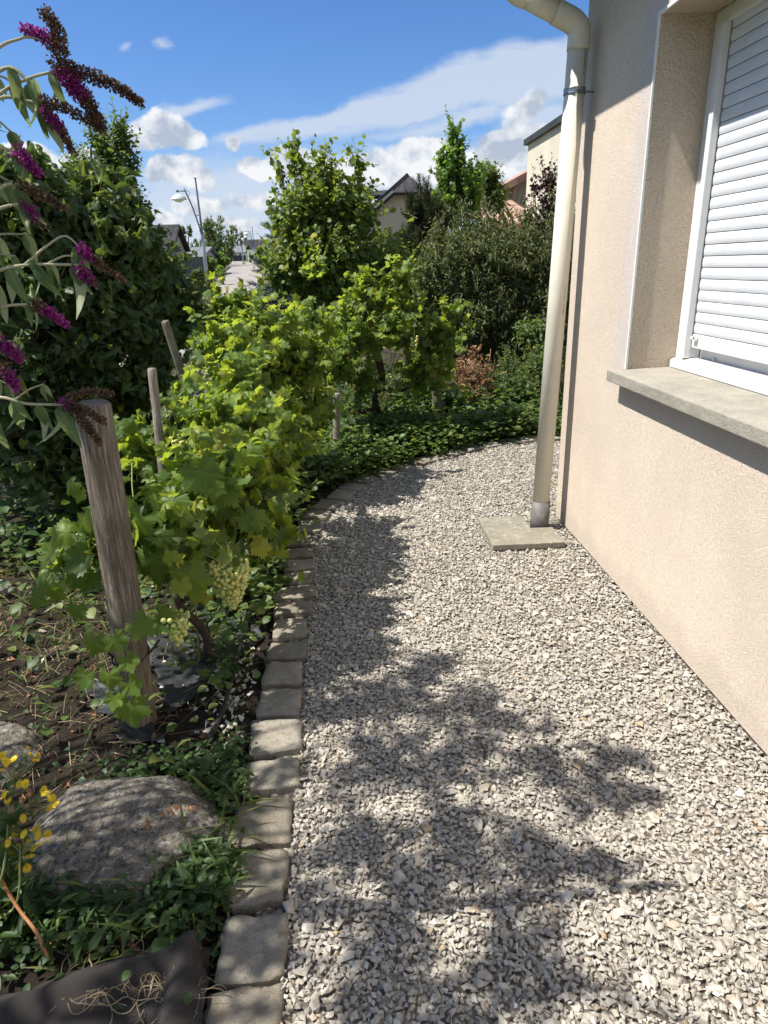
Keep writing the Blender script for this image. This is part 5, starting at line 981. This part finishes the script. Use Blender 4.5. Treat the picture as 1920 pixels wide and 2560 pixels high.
# ------------------------------------------------------------------ butterfly bush
def buddleia():
    B0 = np.array([-1.75, 1.35, 0.]); root = empty('butterfly_bush', B0, 'purple flowering butterfly bush arching over from the upper left', 'shrub')
    st = MB(); lf = MB(); YB = 1.2
    ft = [(np.array([(-.5, 0, 0), (.5, 0, 0), (.6, 1, .2), (0, 1.25, -.1), (-.6, 1, .2)]), [np.array([[0, 1, 2, 3, 4]])], np.zeros((5, 2)))]
    def spike(pts, r0, r1, frac, dens=1., Y=YB):
        """frac: list of (s0,s1,kind)"""
        P = smoothpath([p if len(p) == 3 else at(p[0], p[1], Y) for p in pts], 24); L_ = np.sum(np.linalg.norm(np.diff(P, axis=0), axis=1)); sp_ = MB(); tube(sp_, P, np.linspace(.0018, .0008, 24), 4, var=(.2, 0, 0), cap=False, mi=1)
        n = int(L_*10500*dens*(r0/.016)); s = rng.random(n); k = np.minimum((s*23).astype(int), 22); f = (s*23-k)[:, None]; c = P[k]*(1-f)+P[k+1]*f; d = nrm(rng.normal(size=(n, 3))); r = .82*(r0+(r1-r0)*s)*(.3+.7*rng.random(n)); q = c+d*r[:, None]
        kind = np.ones(n, int)
        for (a, b, kd) in frac: kind[(s >= a) & (s < b) & (rng.random(n) < .93)] = kd
        for kd in (0, 1):
            sel = kind == kd
            if not sel.any(): continue
            m = sel.sum(); sz = (.0028 if kd == 0 else .0024)*(.7+.7*rng.random(m)); mm = MB(); put_leaves(sp_, ft, q[sel], d[sel]+rng.normal(size=(m, 3))*.5, rng.normal(size=(m, 3)), np.c_[sz*.9, sz*(1.2 if kd == 0 else 1.5), sz], np.c_[rng.random(m), np.zeros((m, 2))], kd)
        sp_.build('flower_spike', [MT['magenta'], MT['dryfloret']], root)
    spike([(150, 132), (142, 75), (112, 28)], .019, .011, [])
    spike([(148, 118), (120, 95), (58, 72)], .016, .010, [(.25, 1, 0)])
    spike([(140, 165), (215, 185), (290, 215), (358, 262)], .017, .008, [], 1.1)
    spike([(150, 155), (185, 215), (225, 265), (255, 325)], .024, .010, [(.12, .55, 0)], 1.3)
    spike([(112, 280), (150, 320), (182, 380)], .013, .006, [(.0, .5, 0)])
    spike([(100, 250), (170, 275), (255, 320)], .012, .009, [])
    spike([(38, 378), (70, 405), (96, 432)], .016, .008, [(0, 1, 0)])
    spike([(50, 462), (110, 490), (162, 520)], .014, .006, [])
    spike([(62, 508), (90, 540), (112, 570)], .012, .007, [(.0, .6, 0)])
    spike([(198, 618), (235, 650), (310, 702)], .014, .006, [(0, .45, 0)])
    spike([(198, 672), (215, 690), (240, 712)], .015, .008, [(0, .8, 0)])
    spike([(80, 760), (120, 780), (168, 812)], .014, .008, [(.35, 1, 0)])
    spike([(-20, 845), (20, 870), (52, 900)], .020, .010, [(.1, 1, 0)])
    spike([(5, 915), (25, 940), (42, 972)], .018, .010, [(.3, 1, 0)])
    spike([(175, 990), (230, 978), (280, 985)], .010, .007, [])
    spike([(155, 1010), (200, 1020), (262, 1055)], .016, .008, [(0, .15, 0)])
    spike([(175, 1015), (215, 1060), (250, 1110)], .015, .007, [])
    hubs = {'a': at(150, 135, YB), 'b': at(100, 660, YB)}
    def S(pts, r0=.0035, r1=.002, Y=YB, leaf=True, ls=.072, every=.045):
        P = smoothpath([at(p[0], p[1], Y) if len(p) == 2 else np.array(p) for p in pts], 20); tube(st, P, np.linspace(r0, r1, 20), 5, cap=False)
        if leaf:
            L_ = np.sum(np.linalg.norm(np.diff(P, axis=0), axis=1)); m = max(2, int(L_/every)); 
            for t in np.linspace(.15, 1, m):
                k = min(int(t*19), 18); dd = nrm(P[k+1]-P[k])
                for sg in (-1, 1):
                    side = nrm(np.cross(dd, [0, 0, 1.]))*sg*(.7+.3*rng.random()); d = nrm(side*.55+dd*.35+np.array([0, 0, -.75-.4*rng.random()])+rng.normal(size=3)*.18)
                    put_leaves(lf, T_BUD, P[k][None], d[None], (side*.6+[0, -.3, .7]+rng.normal(size=3)*.25)[None], np.array([ls*.80*(.6+.6*rng.random())]), np.array([[np.clip(rng.normal(.45, .25), 0, 1), 0, 0]]))
    S([(-160, 330), (-20, 135), (60, 92)], leaf=False); S([(60, 92), (100, 100), (150, 150)], .002, .0015, leaf=False)
    S([(-200, 420), (-20, 250), (60, 200), (145, 175)]); S([(-150, 330), (0, 175), (70, 205), (110, 280)], ls=.08); S([(-100, 300), (0, 245), (60, 250), (100, 260)], ls=.10)
    S([(-150, 780), (-30, 690), (60, 663), (200, 662)], .0035, .0022, ls=.09, every=.045); S([(60, 663), (110, 620), (160, 590), (200, 618)], .0022, .0016, ls=.06); S([(110, 664), (160, 640), (200, 645)], .002, .0012, ls=.055)
    S([(-150, 1120), (-30, 1000), (70, 1010), (160, 1012)], .0035, .0022, ls=.10, every=.05); S([(30, 1005), (70, 975), (110, 960)], .002, .0012, ls=.05); S([(-120, 560), (0, 470), (50, 460)], ls=.08); S([(-120, 420), (-20, 372), (38, 378)], ls=.07); S([(-80, 560), (0, 520), (62, 508)], ls=.07); S([(-160, 900), (-60, 830), (-20, 845)], ls=.07); S([(-100, 830), (0, 770), (80, 760)], ls=.07)
    for a_, b_, c_ in (((-150, 250), (-20, 190), (45, 215)), ((-150, 380), (-30, 300), (30, 330)), ((-150, 500), (-30, 440), (20, 450)), ((-120, 640), (-20, 590), (70, 585)), ((-150, 700), (-30, 640), (40, 640)), ((-150, 1050), (-40, 950), (20, 960))): S([a_, b_, c_], .003, .0014, Y=1.28, ls=.06, every=.035)
    # body of the bush: trunks and the leafy crown above and left of the view
    hub = [at(-160, 330, YB), at(-200, 420, YB), at(-150, 780, YB), at(-150, 1120, YB), at(-120, 560, YB), at(-160, 900, YB)]
    for h in hub: tube(st, smoothpath([B0, B0*.5+h*.5+[-.15, 0, .25], h], 12), np.linspace(.014, .0035, 12), 6, cap=False)
    spots = SHADE_SPOTS
    for (gx, gy, h, r, nb) in spots:
        h *= 1.22; r *= 1.12; nb = int(nb*1.5)
        c = np.array([gx-h*.617, gy-h*.049, h]); tube(st, smoothpath([B0, B0*.4+c*.6+[-.25, 0, .1], c], 12), np.linspace(.012, .004, 12), 6, cap=False)
        for k in range(nb):
            d = nrm(rng.normal(size=3)*[1, 1, .6]+[.2, 0, .2]); e = c+d*r*(.6+.7*rng.random()); mid = (c+e)/2+[0, 0, .06]; P = smoothpath([c, mid, e], 8); tube(st, P, np.linspace(.0035, .0018, 8), 4, cap=False); m = 12; t = rng.uniform(.15, 1, m); kk = np.minimum((t*7).astype(int), 6); pp = P[kk]
            D = nrm(rng.normal(size=(m, 3))*[1, 1, .5]+[0, 0, -.35]); put_leaves(lf, T_BUD, pp, D, rng.normal(size=(m, 3))*.5+[0, 0, 1.], .07+.045*rng.random(m), np.c_[np.clip(rng.normal(.45, .25, m), 0, 1), np.zeros((m, 2))])
            if rng.random() < .3: tube(st, [e, e+d*.12+[0, 0, -.03]], [.012, .004], 6)
    lf.build('leaves', MT['bud'], root, smooth=True); st.build('stems', MT['whitetwig'], root, smooth=True)
# (ground x, ground y of its shade, height, radius, shoots)
SHADE_SPOTS = [(.02, 1.12, 2.5, .24, 10), (.32, 1.12, 2.6, .22, 8), (.50, 1.38, 2.7, .18, 6), (.74, 1.62, 2.75, .13, 4), (.84, 1.78, 2.75, .10, 3), (.60, 1.78, 2.75, .16, 5), (.25, 1.45, 2.55, .22, 8), (.0, 1.45, 2.4, .22, 9), (.32, 1.80, 2.6, .2, 7), (.05, 1.80, 2.45, .22, 9), (.42, 2.06, 2.7, .17, 6), (.14, 2.12, 2.5, .2, 8), (-.08, 2.15, 2.4, .18, 7), (.24, 2.38, 2.6, .16, 6), (.02, 2.45, 2.45, .16, 6), (.10, 2.72, 2.5, .10, 3),
               (-.35, 1.2, 2.2, .26, 8), (-.4, 1.75, 2.1, .28, 8), (-.7, 1.4, 2.0, .3, 10), (-.75, 2.05, 2.1, .26, 7), (-.25, 2.35, 2.3, .18, 6), (-.55, 2.5, 2.2, .22, 6), (.2, .85, 2.6, .25, 8), (-.1, .8, 2.4, .25, 9), (-.6, .85, 2., .25, 9), (-.9, 1.05, 1.9, .25, 7)]
buddleia()

# ------------------------------------------------------------------ street lamps
def lamp(px, py_top, Y, label, first=None):
    t = at(px, py_top, Y); bx = t[0]+.05; gz0 = gz_(bx, Y); H = t[2]-gz0
    if first is not None:
        r = first.copy(); C.objects.link(r); r.location = (bx, Y, gz0); r['label'] = label
        s = H/first['_h']; r.scale = (s, s, s)
        for ch in first.children:
            c2 = ch.copy(); C.objects.link(c2); c2.parent = r
            for g in ch.children: d_ = g.copy(); C.objects.link(d_); d_.parent = c2
        return r
    root = empty('street_lamp', (bx, Y, gz0), label, 'street lamp', 'street lamps along the lane'); root['_h'] = H; o = np.array([bx, Y, gz0])
    mb = MB(); tube(mb, [o, o+[0, 0, H*.5], o+[-.0, 0, H*.53]], [.085, .075, .055], 14); mb.build('pole', MT['lamp'], root, smooth=True)
    mb = MB(); tube(mb, [o+[0, 0, H*.53], o+[-.05, 0, H]], [.052, .034], 12); tube(mb, [o+[-.05, 0, H-.02], o+[-.05, 0, H+.01]], .065, 10); mb.build('upper_pole', MT['lampdark'], root, smooth=False)
    mb = MB(); arc = smoothpath([o+[-.03, 0, H-2.35], o+[-.10, 0, H-1.95], o+[-.29, 0, H-1.2], o+[-.58, 0, H-.38]], 16); tube(mb, arc, .032, 8)
    for h in (1.45, 1.88): k = np.argmin(abs(arc[:, 2]-(o[2]+H-h))); tube(mb, [arc[k], o+[-.03, 0, H-h]], .018, 6)
    mb.build('curved_arm', MT['lampdark'], root, smooth=True)
    hz = H-.50; mb = MB(); tube(mb, [o+[-.52, 0, hz], o+[-.88, 0, hz]], .026, 8); lathe(mb, [(0, -.06), (.05, -.04), (.05, .04), (0, .06)], o+[-.88, 0, hz], 10); tube(mb, smoothpath([o+[-.52, 0, hz+.02], o+[-.38, 0, hz-.02], o+[-.36, 0, hz-.14], o+[-.41, 0, hz-.2]], 8), .01, 6); mb.build('bracket', MT['lampdark'], root, smooth=True)
    mb = MB(); c = o+[-.85, 0, hz-.34]; lathe(mb, [(.34, 0), (.33, .03), (.27, .12), (.17, .19), (.08, .225), (.03, .27), (0, .27)], c, 24); ls = mb.build('lamp_shade', MT['lampdome'], root, smooth=True)
    mb = MB(); lathe(mb, [(.32, .005), (.24, -.01), (.16, -.07), (.08, -.1), (0, -.11)], c, 20); mb.build('lamp_glass', MT['lampglass'], ls, smooth=True)
    return root
l0 = lamp(488, 445, 33, 'nearest street lamp, tallest one left of the lane')
for px, py, Y, lab in ((647, 527, 60, 'second street lamp, right of the lane above the spruce edge'), (675, 549, 74, 'small street lamp beside the blue spruce tip'), (652, 565, 90, 'tiny street lamp directly behind the second lamp pole'), (620, 582, 116, 'most distant street lamp above the white bungalow'), (698, 521, 56, 'lamp pole whose tip stands behind the blue spruce top')):
    lamp(px, py, Y, lab, l0)
del l0['_h']
for o in bpy.data.objects:
    if '_h' in o.keys(): del o['_h']

# ------------------------------------------------------------------ houses
def roofuv(mb, pts, mi=0):
    P = np.array(pts, float); u = nrm(P[1]-P[0]); n = nrm(np.cross(P[1]-P[0], P[-1]-P[0])); v = np.cross(n, u); mb.add(P, [np.arange(len(P))[None]], np.c_[(P-P[0])@u, (P-P[0])@v], mi=mi)
def thick(o, t): s = o.modifiers.new('solid', 'SOLIDIFY'); s.thickness = t; s.offset = -1
def slate_house():
    Y = 26.; a = at(903, 560, Y); pk = at(1024, 440, Y+.9); el = at(985, 480, Y); er = at(1056, 476, Y); lo = at(930, 528, Y); ro = at(1112, 528, Y); zb = gz_(0, Y)-.3; D = 9.
    root = empty('slate_roofed_house', (el[0], Y, zb), 'house with dark tiled half hipped roof seen past the hazel', 'house'); mb = MB(); f = [(lo[0], Y, zb), (ro[0], Y, zb), (ro[0], Y, ro[2]), (er[0], Y, er[2]), (el[0], Y, el[2]), (lo[0], Y, lo[2])]; n = len(f)
    V = f+[(p[0], Y+D, p[2]) for p in f]; mb.add(V, [np.arange(n)[None], np.array([[(i+1) % n, i, n+i, n+(i+1) % n] for i in (n-1, 1)])]); mb.build('wall', MT['beige'], root)
    r = MB(); ov = .25; e1 = np.array([el[0]-.05, Y-ov, el[2]]); e2 = np.array([er[0]+.05, Y-ov, el[2]]); p = np.array([pk[0], Y+.9, pk[2]]); q = p+[0, D, 0]; l1 = np.array([lo[0]-.3, Y-ov, lo[2]-.2]); r1 = np.array([ro[0]+.3, Y-ov, ro[2]-.2])
    roofuv(r, [e1, e2, p]); roofuv(r, [l1, e1, p, q, [l1[0], Y+D, l1[2]]][::-1]); roofuv(r, [e2, r1, [r1[0], Y+D, r1[2]], q, p]); o = r.build('roof', MT['darktile'], root); thick(o, .14)
    mb = MB(); tube(mb, [l1+[0, -.02, -.05], e1+[0, -.02, -.05], e2+[0, -.02, -.05], r1+[0, -.02, -.05]], .09, 4); mb.build('verge_trim', MT['darktrim'], root)
    # lower block at left
    b0 = at(972, 462, Y+5); l2 = at(930, 500, Y+5); mb = MB(); roofuv(mb, [[l2[0]-2, Y+3, l2[2]], [b0[0]+2.5, Y+3, l2[2]], [b0[0]+2.5, Y+7, b0[2]], [b0[0]-.0, Y+7, b0[2]]]); o = mb.build('side_roof', MT['darktile'], root); thick(o, .14)
slate_house()
def orange_house():
    Y = 24.; root = empty('tile_roofed_house', (at(1300, 500, Y)[0], Y, gz_(0, Y)), 'peach walled house with terracotta roof tiles beside the tall cream block', 'house')
    pA = at(1234, 470, Y); pB = at(1320, 424, Y); X1 = pB[0]+5; zb = gz_(0, Y)-.3; mb = MB(); sl = (pB[2]-pA[2])/(pB[0]-pA[0])
    mb.add([(pA[0]+.4, Y, zb), (X1, Y, zb), (X1, Y, pB[2]+.0), (pB[0], Y, pB[2]-.12), (pA[0]+.4, Y, pA[2]+.02)], [np.arange(5)[None]]); mb.build('wall', MT['peach'], root)
    r = MB(); roofuv(r, [[pA[0]-.1, Y-.5, pA[2]-.1], [pA[0]-.1, Y+8, pA[2]-.1], [pB[0]+3, Y+8, pB[2]+3*sl], [pB[0]+3, Y-.5, pB[2]+3*sl]][::-1]); o = r.build('roof', MT['orangetile'], root); thick(o, .2)
    a = at(1226, 478, Y-3.0); b = at(1226, 560, Y-5.5); c = at(1365, 560, Y-5.5); r = MB(); roofuv(r, [[b[0], Y-5.5, b[2]], [c[0], Y-5.5, b[2]], [c[0]+.3, Y-.3, a[2]+.0], [b[0], Y-.3, a[2]+.0]]); o = r.build('porch_roof', MT['orangetile'], root); thick(o, .15)
    mb = MB(); box(mb, (b[0]+.2, Y-5.2, zb), (c[0]+.2, Y-.35, b[2]-.1)); mb.build('porch_wall', MT['peach'], root)
    mb = MB(); g = at(1298, 447, Y-.1); tube(mb, smoothpath([g, g+[-.02, 0, -.2], g+[-.15, 0, -.35], g+[-.15, 0, -1.2]], 8), .06, 8); mb.build('downspout', MT['peach'], root)
orange_house()
def cream_block():
    Y = 20.; a = at(1321, 350, Y); zt_ = a[2]; root = empty('cream_house', (a[0], Y, 0), 'tall cream flat roofed house behind the drainpipe', 'house'); mb = MB(); box(mb, (a[0], 8.5, -.1), (a[0]+8, Y, zt_-.12)); mb.build('wall', MT['cream'], root)
    mb = MB(); box(mb, (a[0]-.1, 8.4, zt_-.12), (a[0]+8.1, Y+.1, zt_+.02)); mb.build('parapet_cap', MT['darktrim'], root)
    mb = MB(); box(mb, (a[0]-.02, 12.2, 1.), (a[0]+.1, 13.4, 2.3)); f = mb.build('window', MT['darktrim'], root); mb = MB(); box(mb, (a[0]-.03, 12.27, 1.07), (a[0]-.02, 13.33, 2.23)); mb.build('pane', MT['darkglass'], f)
cream_block()
def bungalow(px0, px1, pyt, pyb, Y, D, label, wallm, roofm, name, wins, rise, oz=0.):
    a = at(px0, pyb, Y); b = at(px1, pyt, Y); zb = a[2]-.4; root = empty(name, (a[0], Y, zb), label, 'house'); mb = MB(); box(mb, (a[0], Y, zb), (b[0], Y+D, b[2])); mb.build('wall', wallm, root)
    r = MB(); ym = Y+D/2; h = rise; e = .3; roofuv(r, [[a[0]-e, Y-e, b[2]-.05], [b[0]+e, Y-e, b[2]-.05], [b[0]+e, ym, b[2]+h], [a[0]-e, ym, b[2]+h]]); roofuv(r, [[b[0]+e, Y+D+e, b[2]-.05], [a[0]-e, Y+D+e, b[2]-.05], [a[0]-e, ym, b[2]+h], [b[0]+e, ym, b[2]+h]]); o = r.build('roof', roofm, root); thick(o, .15)
    mb = MB(); mb.add([(b[0]-.01, Y, b[2]), (b[0]-.01, Y+D, b[2]), (b[0]-.01, ym, b[2]+h-.1)], [np.array([[0, 1, 2]])]); mb.add([(a[0]+.01, Y, b[2]), (a[0]+.01, Y+D, b[2]), (a[0]+.01, ym, b[2]+h-.1)], [np.array([[0, 1, 2]])]); mb.build('gable', wallm, root)
    for (wx0, wx1, wy0, wy1) in wins:
        p = at(wx0, wy1, Y); q = at(wx1, wy0, Y); mb = MB(); box(mb, (p[0]-.05, Y-.06, p[2]-.05), (q[0]+.05, Y+.05, q[2]+.05)); f = mb.build('window', MT['trim'], root); mb = MB(); box(mb, (p[0], Y-.075, p[2]), (q[0], Y-.06, q[2])); mb.build('pane', MT['darkglass'], f)
    return root
bungalow(585, 612, 630, 660, 122, 9, 'small white bungalow with grey roof at the end of the lane', MT['white'], MT['greyroof'], 'white_bungalow', [(588.5, 591, 637, 647), (599.5, 602.5, 634, 648)], 1.1)
bungalow(612, 652, 628, 650, 134, 10, 'farther low house behind the white bungalow', MT['cream'], MT['darktile'], 'far_house', [(617, 622, 632, 640)], 2.2)
bungalow(458, 500, 640, 665, 55, 8, 'low house with ribbed metal roof just left of the lamp post', MT['beige'], MT['greyroof'], 'metal_roofed_house', [(465, 470, 645, 655)], .75)
bungalow(385, 424, 618, 680, 42, 4, 'house with steep dark roof showing above the bush at left', MT['beige'], MT['darktile'], 'steep_roofed_house', [(408, 414, 630, 645)], 1.3)

# ------------------------------------------------------------------ far trees, hedges, fence, clutter
def ftree(px, pyt, pyb, Y, wpx, label, m_='tree', n=420, name='broadleaf_tree', size=None, seedc=6, group='trees along the far lane', cat='tree', vs=0.):
    c = at(px, (pyt+pyb)/2, Y); k = Y/F; h = (pyb-pyt)*k; wv = wpx*k*(1.5 if Y > 50 else 1.); gzv = gz_(c[0], Y); cl = []
    for i in range(seedc):
        t = rng.random(); cl.append((c[0]+rng.normal()*wv*.42, Y+rng.normal()*wv*.4, c[2]-h*.3+h*.62*t, wv*(.55-.22*t), wv*.5, h*(.26-.05*t), 1))
    cl.append((c[0], Y, c[2]+h*.28, wv*.38, wv*.4, h*.22, 1)); cl.append((c[0], Y, c[2]-h*.22, wv*.8, wv*.6, h*.24, 1))
    return shrub(name, (c[0], Y, gzv), label, cat, cl, T_CLUMP, MT[m_], n, 12, size or max(.16, 3.6*k), group=group, shoot=max(.3, 9*k), up=.8, twigr=.02*Y/80, stem_n=6, stem_r=.10*max(1, Y/60), surf=.55, twsides=3, varshift=vs)
ftree(553, 540, 665, 88, 27, 'tall airy grey green tree left of the white bungalow', 'pear', 560, vs=-.1)
ftree(588, 566, 662, 145, 24, 'dark rounded tree immediately left of the white bungalow', 'tree', 420)
ftree(527, 552, 670, 84, 24, 'tree crown directly behind the nearest street lamp', 'tree', 420, vs=.1)
ftree(530, 565, 668, 96, 30, 'broad backdrop tree between the lamp and the bungalow', 'tree', 420)
ftree(490, 598, 680, 75, 22, 'low tree at the left of the nearest street lamp', 'tree', 300)
ftree(462, 568, 660, 60, 16, 'dark upright tree beside the steep dark roof', 'tree', 300, vs=-.1)
ftree(400, 560, 700, 70, 40, 'tree half covered by the drooping bush at far left', 'tree', 240)
ftree(622, 612, 664, 112, 5, 'slim young tree before the white bungalow', 'pear', 130, seedc=3)
ftree(645, 622, 668, 95, 10, 'rounded golden green bush right of the bungalow', 'hazel', 220, name='roadside_bush', cat='bush', group='bushes along the lane')
ftree(552, 632, 668, 62, 20, 'bright green roadside bush in front of the far trees', 'maple', 260, name='roadside_bush', cat='bush', group='bushes along the lane')
ftree(520, 640, 690, 55, 22, 'olive hedge bush beside the nearest street lamp pole', 'hazel', 280, name='roadside_bush', cat='bush', group='bushes along the lane')
ftree(553, 670, 702, 42, 11, 'yellowish shrub at the lane edge beside the dark fence', 'maple', 200, name='roadside_bush', cat='bush', group='bushes along the lane', size=.12, vs=.3)
ftree(500, 672, 730, 36, 22, 'dull green verge bush left of the lamp base', 'olive', 300, name='roadside_bush', cat='bush', group='bushes along the lane', size=.11)
ftree(528, 700, 735, 28, 18, 'low scrubby plant at the lane edge', 'olive', 240, name='roadside_bush', cat='bush', group='bushes along the lane', size=.08)
ftree(470, 730, 830, 12, 60, 'greyish airy shrub at the near end of the lane', 'olive', 420, name='roadside_bush', cat='bush', group='bushes along the lane', size=.055, vs=.15)
ftree(560, 770, 850, 10, 70, 'grey green shrub behind the third grapevine', 'olive', 420, name='roadside_bush', cat='bush', group='bushes along the lane', size=.05, vs=.2)
ftree(1020, 700, 860, 9.6, 60, 'dry olive brown bush between hazel and narrow leaved shrub', 'hazel', 420, name='roadside_bush', cat='bush', group='bushes along the lane', size=.05, vs=.1)
ftree(1500, 450, 700, 16, 90, 'green tree hidden mostly behind the house corner', 'tree', 320, size=.1)
ftree(860, 560, 700, 18, 90, 'dark tree behind the hazel shrub', 'tree', 320, size=.1)
ftree(960, 590, 720, 16, 70, 'dark shrub mass behind hazel and pine', 'tree', 320, size=.09)
def fence(x0, y0, x1, y1, h, n, m_, name, label):
    root = empty(name, (x0, y0, gz_(x0, y0)), label, 'fence'); mb = MB()
    for i in range(n):
        t = (i+.5)/n; x = x0+(x1-x0)*t; y = y0+(y1-y0)*t; z = gz_(x, y)-.05; d = (y1-y0)/n*.42; box(mb, (x-.02, y-d, z), (x+.02, y+d, z+h+rng.normal()*.02))
    mb.build('boards', m_, root); mb = MB(); tube(mb, [(x0+.03, y0, gz_(x0, y0)+h*.75), (x1+.03, y1, gz_(x1, y1)+h*.75)], .035, 4); mb.build('rail', m_, root)
a = at(521, 668, 45); b = at(545, 668, 62); fence(a[0], 38, b[0]-.1, 60, 1.45, 26, MT['fence'], 'dark_fence', 'dark board fence along the left verge of the lane')
a = at(547, 662, 64); b = at(562, 662, 84); fence(a[0], 62, b[0], 84, 1.3, 26, MT['woodfence'], 'wooden_fence', 'brown board fence farther along the lane')
def clutter(px, py, Y, w_, h, m_, name, label, cat):
    c = at(px, py, Y); mb = MB(); box(mb, (-w_/2, -w_/2, 0), (w_/2, w_/2, h)); box(mb, (-w_/2-.03, -w_/2-.03, h), (w_/2+.03, w_/2+.03, h+.08)); tube(mb, [(-w_/2, w_/2, .08), (w_/2, w_/2, .08)], .09, 8); o = mb.build(name, m_); o.location = (c[0], Y, gz_(c[0], Y)); tag(o, label, cat)
clutter(584, 664, 118, .9, 1.0, simple_mat('grey_green_plastic', [(.3, (.3, .36, .34)), (.7, (.36, .42, .4))], 2), 'wheelie_bin', 'grey green bin at the left end of the lane top', 'bin')
clutter(593, 664, 118, 1., .8, MT['fence'], 'dark_planter', 'dark box before the bungalow wall, left one', 'planter')
clutter(606, 664, 118, 1.2, .8, MT['fence'], 'dark_planter', 'dark box before the bungalow wall, right one', 'planter')
clutter(634, 665, 110, 1.4, 1.6, MT['white'], 'white_tank', 'white plastic container beside the golden bush', 'container')
c = at(653, 712, 20); mb = MB(); prism(mb, [(-.05, -.01), (.06, -.10), (.04, .10), (-.05, .08)], -.015, .015, 'y'); tube(mb, [(.03, 0, -.06), (.03, 0, -.9)], .010, 8); o = mb.build('red_marker', MT['red']); o.location = tuple(c); tag(o, 'small red marker plate half hidden at the edge of the spruce', 'marker')
